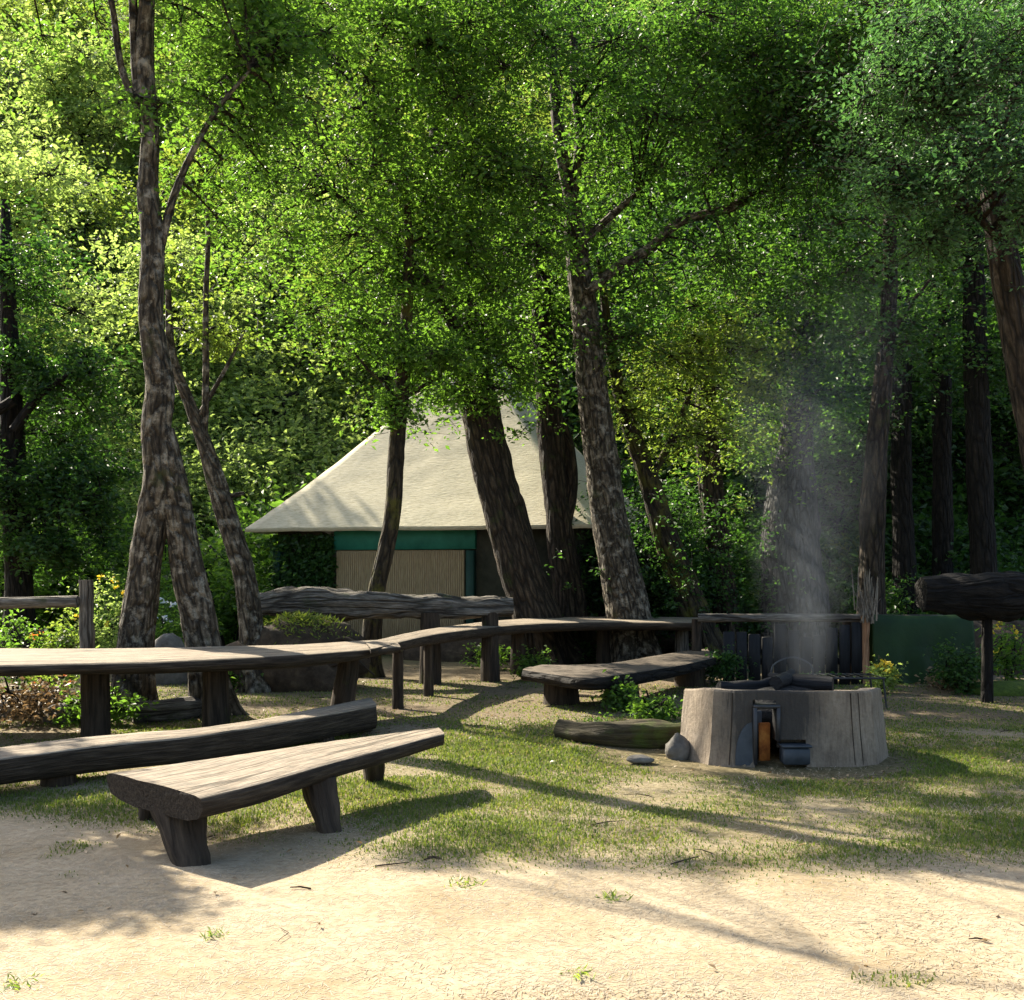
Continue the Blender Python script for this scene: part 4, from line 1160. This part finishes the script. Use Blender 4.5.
# ------------------------------------------------------------------ fire ring
def make_fire():
    plan = np.array([(1.365, 9.46), (1.545, 9.02), (1.70, 8.93), (2.10, 8.90), (2.67, 8.92), (2.86, 9.0), (3.06, 9.36), (3.08, 9.85), (2.86, 10.2), (2.35, 10.35), (1.8, 10.28), (1.45, 9.95)])
    c = plan.mean(0)
    root = thing('fire_ring', (c[0], c[1], 0), 'many-sided pale concrete fire ring with an L-shaped iron opening', 'fire pit')
    # dense outline with crisp corners
    pts = []
    for k in range(len(plan)):
        a, b = plan[k], plan[(k+1) % len(plan)]
        n = max(2, int(np.linalg.norm(b-a)/.03))
        for t in np.linspace(0, 1, n, endpoint=False): pts.append(a*(1-t)+b*t)
    pts = np.array(pts); m = len(pts)
    H = .575
    zs = np.array([-.04, 0.03, .1, .2, .3, .4, .5, H-.015, H])
    sc = np.array([1.015, 1.0, .99, .975, .965, .955, .945, .94, .93])
    def ring(s, z, off=0.):
        v = c+(pts-c)*s
        zz = np.full(m, z)
        zz = zz-np.clip((v[:, 1]-9.2)/1.1, 0, 1)*.14*max(0, z)/H
        if z > .45: zz = zz+.012*fbm(np.stack([v[:, 0]*3, v[:, 1]*3, 0*zz], -1), 2)
        return np.stack([v[:, 0], v[:, 1], zz], -1)
    rings = [ring(s, z) for s, z in zip(sc, zs)]+[ring(.80, H-.004), ring(.785, H-.03), ring(.78, .12)]
    V = np.vstack(rings); n = len(rings)
    V[:, :2] += np.stack([fbm(V*8, 2), fbm(V*8+7, 2)], -1)*.006
    i, j = np.meshgrid(np.arange(n-1), np.arange(m), indexing='ij')
    q = np.stack([i*m+j, i*m+(j+1) % m, (i+1)*m+(j+1) % m, (i+1)*m+j], -1).reshape(-1, 4)
    # the opening: leave out front faces between these limits
    cen = V[q].mean(1)
    px = 512+cen[:, 0]/cen[:, 1]*F; py = HY-(cen[:, 2]-CH)/cen[:, 1]*F
    front = (cen[:, 1] < 9.25)
    hole = front & (cen[:, 2] > -.03) & (((px > 754) & (px < 777) & (py > 706)) | ((px > 754) & (px < 806) & (py > 745)))
    mb = MB(); mb.add(V, q[~hole])
    mb.build('wall', M['concrete'], root, smooth_=False)
    # joints between the cast panels: shallow dark battens
    mb = MB()
    for xx in (1.69, 2.66, 2.73):
        y0 = np.interp(xx, plan[1:6, 0], plan[1:6, 1])
        tube(mb, [(c[0]+(xx-c[0])*1.003, c[1]+(y0-c[1])*1.003, .0), (c[0]+(xx-c[0])*.965, c[1]+(y0-c[1])*.962, .3), (c[0]+(xx-c[0])*.942, c[1]+(y0-c[1])*.94, H-.02)], [.006, .005, .005], seg=6, step=.05, amp=.2)
    mb.build('panel_joint', M['dark_wood'], root)
    # iron surround in the opening
    yf = 8.97
    xa, xb, xc = [(p-512)/F*yf for p in (754, 777, 806)]
    mb = MB()
    zt, zl = CH-(706-HY)/F*yf, CH-(745-HY)/F*yf
    for cx, cz, sx, sz in ((xa, zt/2, .03, zt), ((xa+xb)/2, zt, xb-xa+.03, .03), (xb, (zt+zl)/2+.015, .03, zt-zl-.04)):
        box(mb, (cx, yf+.02, cz), (sx, .16, sz), 0, .006)
    mb.build('iron_frame', M['iron'], root)
    mb = MB(); box(mb, ((xb+xc)/2+.01, yf-.06, zl/2+.005), (xc-xb-.02, .16, zl-.02), 0, .012)
    box(mb, ((xb+xc)/2+.01, yf-.06, zl+.008), (xc-xb+.005, .18, .018), 0, .005)
    mb.build('ash_box', M['slate'], root)
    mb = MB(); box(mb, (xa+.10, yf+.09, (zt*.72)/2), (.09, .025, zt*.66), .1, .01); mb.build('rusty_plate', M['rust'], root)
    mb = MB(); box(mb, (xa+.02, yf+.16, zt*.45), (.16, .03, zt*.85), .3, .008); mb.build('back_plate', M['slate'], root)
    # blue-grey arch plate leaning on the wall
    mb = MB()
    a = np.linspace(np.pi/2, np.pi, 12)
    w_, h_ = .135, .30
    prof = [(0, .0)]+[(math.cos(t)*w_, .03+math.sin(t)*h_) for t in a]+[(-w_, 0)]
    f = np.array([(xa-.02+x, yf-.055-.0+z*.07, z) for x, z in prof]); bk_ = f+np.array([0, .03, 0])
    k = len(f)
    mb.add(np.vstack([f, bk_]), [tuple(range(k-1, -1, -1)), tuple(range(k, 2*k))]+[(i_, (i_+1) % k, (i_+1) % k+k, i_+k) for i_ in range(k)])
    mb.build('arched_plate', M['slate'], root, smooth_=False)
    # ash bed
    mb = MB(); rock(mb, (c[0], c[1]+.14, .30), (.70, .46, .24), 3, .14, 30, 48, 0, 2.2); mb.build('ash_bed', M['charred_heap'], root)
    return c


fc = make_fire()
# firewood burning in the ring
for k, (dx, dy, a, r) in enumerate(((-.25, .1, .25, .055), (.2, .15, 2.7, .065), (.05, .1, 1.1, .05))):
    mb = MB(); v = np.array([math.cos(a), math.sin(a), 0])*.27; p = np.array([fc[0]+dx, fc[1]+dy+.05, .53+.03*k])
    tube(mb, [p-v, p+v*.1, p+v+np.array([0, 0, .05])], [r, r*1.1, r*.55], seg=10, step=.03, amp=.4, seed=k)
    tag(mb.build('firewood', M['charred'], origin=p), ['charred split log lying in the ash of the fire ring', 'charred log crossed over the ash in the fire ring', 'thin charred log topmost in the fire ring'][k], 'firewood', 'charred logs in the fire ring')

# ------------------------------------------------------------------ rail, black boards for deep shade, tarpaulin
mb = MB(); rp = [P(698, 618, 15.9), P(770, 617.5, 15.8), P(850, 618, 15.7), P(905, 618, 15.7), P(962, 618, 15.8)]
root = thing('log_rail', (rp[2][0], rp[2][1], 0), 'long thin log rail behind the fire ring', 'rail')
tube(mb, rp, [.065, .06, .055, .05, .045], seg=12, step=.1, amp=.12, seed=4); mb.build('rail', M['weathered_grey'], root)
for q in (rp[0], rp[2], rp[4]):
    mb = MB(); log_end_leg(mb, q[0], q[1]+.12, q[2]-.02, .07, q[0]); mb.build('post', M['dark_wood'], root)
x0, x1 = (722-512)/F*15.4, (864-512)/F*15.4
root = thing('shade_board_screen', ((x0+x1)/2, 15.4, 0), 'black upright boards added for the deep shade behind the fire ring', 'board screen')  # invented boards; their black stands in for the deep shade here
rs = np.random.RandomState(2); n = 11
for k in range(n):
    mb = MB(); w_ = (x1-x0)/n
    hb = rs.uniform(.62, .86); box(mb, (x0+w_*(k+.5), 15.4+rs.uniform(-.02, .02), hb/2-.02), (w_*rs.uniform(.8, .97), .045, hb), rs.uniform(-.06, .06), .012, seed=k*1.3); mb.build('board', M['charred'], root)
mb = MB(); box(mb, ((x0+x1)/2, 15.45, .3), (x1-x0-.1, .05, .09), 0); mb.build('crosspiece', M['charred'], root)

# green tarpaulin draped over the rail
def tarp():
    x0, x1 = (871-512)/F*15.55, (972-512)/F*15.55
    nx, nz = 46, 34
    V = []
    for side in (-1, 1):
        pass
    prof = []
    for k in range(nz):
        t = k/(nz-1)
        prof.append((15.55-.16*t**.7-.02, .86-.84*t))
    back = [(15.68+.22*(k/10), .90-.8*(k/10)) for k in range(11)]
    line = prof[::-1]+[(15.58, .915), (15.64, .925)]+back
    for (y, z) in line:
        for i in range(nx):
            u = i/(nx-1); x = x0+(x1-x0)*u
            dr = (.9-z)
            fold = .035*dr*math.sin(u*21+1.3*math.sin(z*4))+.03*dr*math.sin(u*9+2)
            sag = .05*math.sin(u*math.pi)*(1 if z > .5 else .4)
            hem = (.05*math.sin(u*7+1)+.03*math.sin(u*17)) if z < .1 else 0
            V.append((x+.02*math.sin(z*9)*dr, y+fold, max(z-sag*.5+hem, .01)))
    V = np.array(V); m = len(line)
    i, j = np.meshgrid(np.arange(m-1), np.arange(nx-1), indexing='ij')
    q = np.stack([i*nx+j, (i+1)*nx+j, (i+1)*nx+j+1, i*nx+j+1], -1).reshape(-1, 4)
    mb = MB(); mb.add(V, q)
    o = mb.build('tarpaulin', M['tarp'], origin=(V[:, 0].mean(), 15.6, 0))
    sm = o.modifiers.new('thickness', 'SOLIDIFY'); sm.thickness = .006
    tag(o, 'dark green tarpaulin hanging over the low rail at the right', 'tarpaulin')


tarp()

# split post by the tarpaulin
p = G(866, 684); mb = MB()
root = thing('split_post', (p[0], p[1], 0), 'thin splintered orange-brown post between black boards and tarpaulin', 'post')
tube(mb, [(p[0], p[1], -.03), (p[0]-.01, p[1], .5), (p[0]+.0, p[1], .92)], [.055, .05, .06], seg=10, step=.06, amp=.2, seed=6); mb.build('post', M['frayed'], root)
mb = MB()
rs = np.random.RandomState(6); n = 60
A = np.stack([p[0]+rs.normal(0, .06, n), p[1]+rs.normal(-.02, .05, n), rs.uniform(.8, 1.0, n)], -1)
B = A+np.stack([rs.normal(0, .07, n)-.0, rs.normal(0, .05, n), rs.uniform(.15, .6, n)], -1)
lines(mb, A, B, .014, .003); mb.build('splinters', M['weathered'], root)

# iron pot and grill behind the fire
def pot():
    c = np.array([3.02, 12.4, 0]); root = thing('iron_pot', c, 'black iron pot with a wire handle behind the fire ring', 'pot')
    prof = [(.0, .05), (.14, .05), (.21, .12), (.24, .22), (.235, .30), (.21, .35), (.225, .365), (.215, .38), (.19, .35), (.2, .25), (.15, .12), (0, .1)]
    n = 28; V = []
    for r, z in prof:
        for k in range(n):
            a = 2*np.pi*k/n; V.append((c[0]+r*math.cos(a), c[1]+r*math.sin(a), z))
    m = len(prof)
    i, j = np.meshgrid(np.arange(m-1), np.arange(n), indexing='ij')
    q = np.stack([i*n+j, i*n+(j+1) % n, (i+1)*n+(j+1) % n, (i+1)*n+j], -1).reshape(-1, 4)
    mb = MB(); mb.add(np.array(V), q); mb.build('body', M['iron'], root)
    mb = MB(); tube(mb, [c+np.array([-.23, 0, .34]), c+np.array([-.2, 0, .5]), c+np.array([0, 0, .58]), c+np.array([.2, 0, .5]), c+np.array([.23, 0, .34])], [.008]*5, seg=6, step=.04, amp=0); mb.build('handle', M['slate'], root)
    for a in (.3, 2.4, 4.5):
        mb = MB(); tube(mb, [c+np.array([math.cos(a)*.15, math.sin(a)*.15, -.02]), c+np.array([math.cos(a)*.13, math.sin(a)*.13, .08])], [.018, .022], seg=7, step=.04, amp=0); mb.build('foot', M['iron'], root)


pot()


def grate():
    c = np.array([3.75, 12.9, 0]); root = thing('iron_grate', c, 'black iron grill grate standing right of the pot behind the fire ring', 'grill grate')
    mb = MB()
    for k in range(9):
        x = c[0]-.32+.08*k; tube(mb, [(x, c[1]-.25, .34), (x, c[1]+.25, .34)], [.007, .007], seg=6, step=.1, amp=0)
    for y in (-.25, .25): tube(mb, [(c[0]-.36, c[1]+y, .33), (c[0]+.36, c[1]+y, .33)], [.011, .011], seg=6, step=.1, amp=0)
    mb.build('grid', M['iron'], root)
    for x in (-.34, .34):
        for y in (-.23, .23):
            mb = MB(); tube(mb, [(c[0]+x*1.1, c[1]+y*1.1, -.03), (c[0]+x, c[1]+y, .33)], [.012, .011], seg=6, step=.06, amp=0); mb.build('leg', M['iron'], root)


grate()

# ------------------------------------------------------------------ lying logs
def log(name, label, pts, rad, mat, cat='log', supports=(), seed=1., amp=.12, group=None, endmat=None):
    c = np.mean(pts, axis=0); root = thing(name, (c[0], c[1], 0), label, cat, group)
    mb = MB(); tube(mb, pts, rad, seg=22, step=.09, amp=amp, seed=seed); mb.build('log', mat, root)
    for x, y, top, r, m in supports:
        mb = MB(); log_end_leg(mb, x, y, top, r, x*3); mb.build('post', m, root)
    return root


d = 15.6
log('fallen_log', 'long grey weathered fallen log lying in front of the hut', [P(252, 606, d-.2), P(310, 602, d), P(370, 604, d), P(440, 606, d+.1), P(512, 608, d+.3)], [.15, .22, .19, .16, .13], M['weathered_grey'], seed=21, amp=.34,
    supports=[(P(330, 0, d)[0], d, .95, .16, M['dark_wood']), (P(430, 0, d)[0], d, .95, .14, M['dark_wood']), (P(490, 0, d)[0], d+.2, .95, .13, M['dark_wood'])])
d = 13.2
a = P(922, 595, d); b = P(1130, 593, d-.1)
log('raised_log', 'thick dark log resting on posts at the right edge', [a, P(990, 594, d), P(1060, 593, d), b], [.23, .27, .25, .26], M['bark_dark'], seed=25, amp=.26,
    supports=[(P(987, 0, d)[0], d, 1.05, .065, M['bark_dark']), (P(1100, 0, d)[0], d, 1.05, .1, M['dark_wood'])])
mb = MB(); q = [G(560, 742), G(610, 748), G(655, 749), G(694, 747)]
for p in q: p[2] = .09; p[1] += .13
tag_ = log('mossy_border_log', 'mossy rotten log lying on the ground before the hewn log bench', q, [.08, .12, .13, .10], M['moss_log'], seed=31, amp=.42)
q = [G(128, 724), G(170, 721), G(206, 716)]
for p in q: p[2] = .10; p[1] += .12
log('grey_ground_log', 'short grey log on the ground under the long table', q, [.10, .12, .11], M['weathered_grey'], seed=33, amp=.14)

# split-rail fence on the left
d = 12.4
root = thing('rail_fence', (P(86, 0, d)[0], d, 0), 'grey wooden fence post and rail at the left edge', 'fence')
p = P(88, 580, d); mb = MB(); hewn_leg(mb, (p[0], d, g1(p[0], d)-.05), (p[0]-.02, d, p[2]), (.14, .13), (.13, .12), seed=2); mb.build('post', M['weathered_grey'], root)
p2 = P(-60, 580, d); mb = MB(); hewn_leg(mb, (p2[0], d, g1(p2[0], d)-.05), (p2[0]-.02, d, p2[2]), (.14, .13), (.13, .12), seed=4); mb.build('post', M['weathered_grey'], root)
mb = MB(); tube(mb, [P(-80, 604, d-.12), P(0, 603, d-.12), P(78, 601.5, d-.12)], [.06, .065, .065], seg=12, step=.1, amp=.12, seed=9); mb.build('rail', M['weathered_grey'], root)

# root wad and stump by the fallen log
c = P(300, 640, 14.9); root = thing('root_mound', (c[0], c[1], 0), 'dark torn-up root mound with grass on top before the fallen log', 'root mound')
mb = MB(); rock(mb, (c[0], c[1], .38), (.85, .45, .52), 4, .45, 26, 40); mb.build('soil', M['earth'], root)
mb = MB(); rs = np.random.RandomState(12)
for k in range(9):
    a_ = rs.uniform(0, 6.28); s0 = np.array([c[0]+math.cos(a_)*.4, c[1]-.1+math.sin(a_)*.25, .35+rs.uniform(-.1, .25)])
    tube(mb, [s0, s0+np.array([math.cos(a_)*.3, -.1, .1]), s0+np.array([math.cos(a_)*.6, -.15, -.05+rs.uniform(-.1, .2)])], [.05, .03, .012], seg=7, step=.06, amp=.15, seed=k)
mb.build('root', M['dark_wood'], root)
mb = MB(); pos = np.stack([c[0]+rs.normal(.1, .25, 900), c[1]+rs.normal(-.1, .15, 900), 0*rs.normal(0, 1, 900)], -1)
pos[:, 2] = .38+.52*np.sqrt(np.maximum(0, 1-((pos[:, 0]-c[0])/.85)**2-((pos[:, 1]-c[1])/.5)**2))+rs.uniform(-.02, .06, 900)
leaves(mb, pos, .07, .25, droop=-.7, up=.3, rs=rs); mb.build('grass_tuft', M['blade'], root)

# stump under the pale leaning tree, stones
for k, (px, py, r3, m, lab) in enumerate((((678), 757, (.10, .09, .115), 'stone', 'small grey stone beside the left foot of the fire ring'),
                                          
                                          (640, 762, (.10, .07, .035), 'stone', 'small flat stone on the grass left of the fire ring'),
                                          (25, 716, (.3, .2, .17), 'stone', 'rounded grey stone under the left end of the long table'),
                                          (65, 722, (.2, .16, .12), 'stone', 'smaller grey stone right of the rounded stone under the table'),
                                          (168, 650, (.30, .2, .42), 'stone', 'pale upright stone between the twin trunks'))):
    p = G(px, py) if py > 700 else np.array([P(px, 0, 15.5)[0], 15.5, 0])
    mb = MB(); rock(mb, (p[0], p[1], r3[2]*.55), r3, k*3.1, .3); tag(mb.build('stone', M[m], origin=(p[0], p[1], 0)), lab, 'stone')
c = G(1000, 694); mb = MB(); rock(mb, (c[0]+.1, c[1], .02), (.5, .35, .14), 8, .2)
tag(mb.build('moss_mound', M['moss'], origin=(c[0], c[1], 0)), 'low bright moss mound at the right edge below the raised log', 'moss mound')
c = P(900, 0, 17.5)
mb = MB(); rock(mb, (c[0]+1.2, 17.2, .2), (1.5, .5, .6), 14, .3); tag(mb.build('earth_bank', M['earth'], origin=(c[0]+1.2, 17.2, 0)), 'dark earth bank behind the tarpaulin and raised log', 'earth bank')
mb = MB(); rock(mb, (.9, 19.6, .1), (2.6, .5, .55), 15, .35); tag(mb.build('earth_bank', M['earth'], origin=(.9, 19.6, 0)), 'dark earth bank behind the curved table at the tree feet', 'earth bank')

# ------------------------------------------------------------------ small plants
def plant(name, px, py, w, h, lm, label, flower=None, seed=1, d=None, leaf_len=.06, n=10, nf=14):
    p = G(px, py) if d is None else np.array([P(px, 0, d)[0], d, 0])
    pr = bush_proto(name, w, h, M[lm], seed, leaf_len, label, 'plant', None, n, M[flower] if flower else None, per=7, spr=10, nf=nf)
    pr.location = (p[0], p[1], g1(p[0], p[1]))


plant('leafy_plant', 622, 712, .13, .3, 'leaf_mid', 'small leafy plant before the hewn log bench', seed=81)
plant('leafy_plant', 532, 680, .22, .4, 'leaf_mid', 'small plant growing at the left end of the hewn log bench', seed=82)
plant('leafy_plant', 655, 722, .2, .22, 'leaf_mid', 'low plant on top of the mossy log', seed=83)
plant('leafy_plant', 727, 686, .25, .5, 'leaf_dark', 'dark plant between the log bench and black boards', seed=84)
plant('yellow_plant', 884, 694, .16, .36, 'leaf_bright', 'yellowish plant growing before the green tarpaulin', 'flower_yellow', seed=85)
plant('yellow_plant', 950, 690, .3, .18, 'dry_leaf', 'dry brown weeds at the foot of the tarpaulin', seed=86)
plant('flowering_bush', 1008, 690, .3, .8, 'leaf_mid', 'bush with pale yellow flowers under the raised log', 'flower_yellow', seed=87)
plant('flowering_bush', 965, 660, .3, .6, 'dry_leaf', 'rusty brown shrub left of the bush under the raised log', seed=88)
plant('flowering_bush', 104, 0, .5, 1.35, 'leaf_bright', 'yellow-flowering bush behind the fence post', 'flower_yellow', seed=89, d=16.5, n=16)
plant('flowering_bush', 60, 0, .35, 1.0, 'leaf_spring', 'bush with pink-orange flowers above the fence rail', 'flower_orange', seed=90, d=14, n=12, nf=4)
plant('flowering_bush', 168, 0, .5, 1.1, 'leaf_mid', 'pale blue flowering bush seen between the twin trunks', 'flower_blue', seed=91, d=17, n=14)
plant('flowering_bush', 15, 0, .6, .95, 'leaf_mid', 'green bush with white flowers below the fence rail', 'flower_white', seed=92, d=13.6, n=18, nf=2)
plant('dry_shrub', 30, 722, .55, .42, 'dry_leaf', 'grey-brown dry shrub under the left part of the long table', seed=93, n=16)
plant('dry_shrub', 100, 724, .4, .3, 'leaf_mid', 'low green weeds beside the dry shrub under the table', seed=94, n=14)
plant('dry_shrub', 55, 708, .25, .42, 'leaf_spring', 'orange-flowered weeds behind the dry shrub', 'flower_orange', seed=95, n=8, nf=5)
plant('leafy_plant', 596, 738, .14, .16, 'leaf_mid', 'smallest low weed in front of the mossy log', seed=102, n=7, leaf_len=.04)
plant('leafy_plant', 486, 668, .3, .35, 'leaf_mid', 'green weeds in the shade under the bend of the curved table', seed=103)
plant('leafy_plant', 575, 664, .35, .4, 'leaf_dark', 'dark weeds in the shade under the middle of the curved table', seed=104)
plant('leafy_plant', 640, 662, .35, .45, 'leaf_dark', 'dark weeds by the pale stump leg of the curved table', seed=105)
plant('leafy_plant', 962, 640, .35, .6, 'leaf_dark', 'dark leafy shrub under the cut end of the raised log', seed=106, d=14.2, n=16)
plant('leafy_plant', 232, 690, .3, .4, 'leaf_mid', 'weeds at the foot of the twin trunk', seed=107)
plant('leafy_plant', 815, 690, .2, .3, 'leaf_dark', 'dark weeds right of the iron pot', seed=108, d=13)
for k, (px, py, s, lab) in enumerate(((468, 690, 1.2, 'tuft of grass under the curved table'), (610, 898, .5, 'small green tuft in the pale foreground, right of centre'), (580, 975, .4, 'smallest green tuft near the bottom edge'),
                                      (14, 988, .7, 'green tuft at the bottom left corner'), (215, 940, .45, 'thin green tuft below the near bench shadow'), (465, 885, .6, 'green tuft at the edge of the grass below the near bench'))):
    p = G(px, py); rs = np.random.RandomState(100+k); mb = MB(); n = int(110*s)
    pos = np.stack([p[0]+rs.normal(0, .05*s+.01, n), p[1]+rs.normal(0, .05*s+.01, n), np.zeros(n)], -1); pos[:, 2] = gz(pos[:, 0], pos[:, 1])
    leaves(mb, pos, .038, .16, droop=-.5, up=.3, rs=rs)
    tag(mb.build('grass_tuft', M['leaf_spring'], origin=(p[0], p[1], 0)), lab, 'grass tuft')

# ------------------------------------------------------------------ smoke
def smoke():
    m, nt, out = nodes('wood_smoke')
    tc = N(nt, 'ShaderNodeTexCoord')
    mp = N(nt, 'ShaderNodeMapping'); mp.inputs['Scale'].default_value = (1, 1, .5)
    nt.links.new(tc.outputs['Object'], mp.inputs['Vector'])
    n1 = N(nt, 'ShaderNodeTexNoise'); n1.inputs['Scale'].default_value = 1.6; n1.inputs['Detail'].default_value = 4; n1.inputs['Distortion'].default_value = .8
    nt.links.new(mp.outputs[0], n1.inputs['Vector'])
    sp = N(nt, 'ShaderNodeSeparateXYZ'); nt.links.new(tc.outputs['Object'], sp.inputs[0])
    def mt(op, a, b=None, clamp=False):
        n = N(nt, 'ShaderNodeMath', operation=op); n.use_clamp = clamp
        for i, v in enumerate((a, b)):
            if v is None: continue
            if isinstance(v, (int, float)): n.inputs[i].default_value = v
            else: nt.links.new(v, n.inputs[i])
        return n.outputs[0]
    z = sp.outputs[2]
    rad = mt('ADD', .26, mt('MULTIPLY', z, .23))
    ax = mt('MULTIPLY', z, .06)
    dx = mt('DIVIDE', mt('SUBTRACT', sp.outputs[0], ax), rad); dy = mt('DIVIDE', sp.outputs[1], rad)
    rr = mt('ADD', mt('MULTIPLY', dx, dx), mt('MULTIPLY', dy, dy))
    fall = mt('SUBTRACT', 1., rr, True)
    up = mt('SUBTRACT', 1., mt('MULTIPLY', z, .27), True)
    nn = mt('MULTIPLY', mt('SUBTRACT', n1.outputs['Fac'], .36, True), 3.2)
    den = mt('MULTIPLY', mt('MULTIPLY', fall, up), mt('MULTIPLY', nn, .36))
    v = N(nt, 'ShaderNodeVolumePrincipled'); v.inputs['Color'].default_value = (.76, .84, .93, 1); v.inputs['Anisotropy'].default_value = .35
    nt.links.new(den, v.inputs['Density'])
    nt.links.new(v.outputs[0], out.inputs['Volume'])
    # plume shell
    mb = MB(); n = 18; V = []
    zs = np.linspace(0, 3.7, 9); base = np.array([fc[0]+.25, fc[1]+.5, .45])
    for z_ in zs:
        r = .26+.23*z_
        for k in range(n):
            a = 2*np.pi*k/n; V.append(base+np.array([z_*.06+math.cos(a)*r, math.sin(a)*r, z_]))
    i, j = np.meshgrid(np.arange(8), np.arange(n), indexing='ij')
    q = np.stack([i*n+j, i*n+(j+1) % n, (i+1)*n+(j+1) % n, (i+1)*n+j], -1).reshape(-1, 4)
    mb.add(np.array(V), q); mb.add(np.array(V[:n]), [tuple(range(n-1, -1, -1))]); mb.add(np.array(V[-n:]), [tuple(range(n))])
    o = mb.build('smoke', m, origin=base)
    import bmesh
    bm = bmesh.new(); bm.from_mesh(o.data); bmesh.ops.remove_doubles(bm, verts=bm.verts, dist=1e-5); bm.to_mesh(o.data); bm.free()
    tag(o, 'thin blue-grey wood smoke rising from the fire ring', 'smoke', kind='stuff')


smoke()

# ------------------------------------------------------------------ camera, light, render settings
cam = bpy.data.cameras.new('camera'); co = bpy.data.objects.new('camera', cam); COL.objects.link(co)
cam.sensor_width = 36; cam.lens = 36*F/1024; cam.shift_y = (HY-500)/1024
cam.clip_end = 1000; cam.clip_start = .05
co.location = (0, 0, CH); co.rotation_euler = (R(90), 0, 0)
SC.camera = co

w = bpy.data.worlds.new('World'); SC.world = w; w.use_nodes = True
nt = w.node_tree; nt.nodes.clear()
sky = nt.nodes.new('ShaderNodeTexSky'); sky.sky_type = 'NISHITA'; sky.sun_disc = False
sky.sun_elevation = SUN_EL; sky.sun_rotation = math.atan2(S[0], S[1]); sky.dust_density = 2.5; sky.ozone_density = .6
bg = nt.nodes.new('ShaderNodeBackground'); bg.inputs[1].default_value = .10
wo = nt.nodes.new('ShaderNodeOutputWorld')
nt.links.new(sky.outputs[0], bg.inputs[0]); nt.links.new(bg.outputs[0], wo.inputs[0])
sun = bpy.data.lights.new('sun', 'SUN'); sun.energy = 5.; sun.angle = R(.5); sun.color = (1, .91, .74)
so = bpy.data.objects.new('sun', sun); COL.objects.link(so)
so.rotation_euler = Vector(-S).to_track_quat('-Z', 'Y').to_euler(); so.location = (-20, 20, 30)

SC.view_settings.view_transform = 'Standard'; SC.view_settings.look = 'None'; SC.view_settings.gamma = 1
SC.view_settings.exposure = 1.75
cy = SC.cycles
cy.max_bounces = 7; cy.diffuse_bounces = 4; cy.glossy_bounces = 2; cy.transmission_bounces = 5; cy.transparent_max_bounces = 6; cy.volume_bounces = 0
cy.use_denoising = True
cy.sample_clamp_indirect = 6
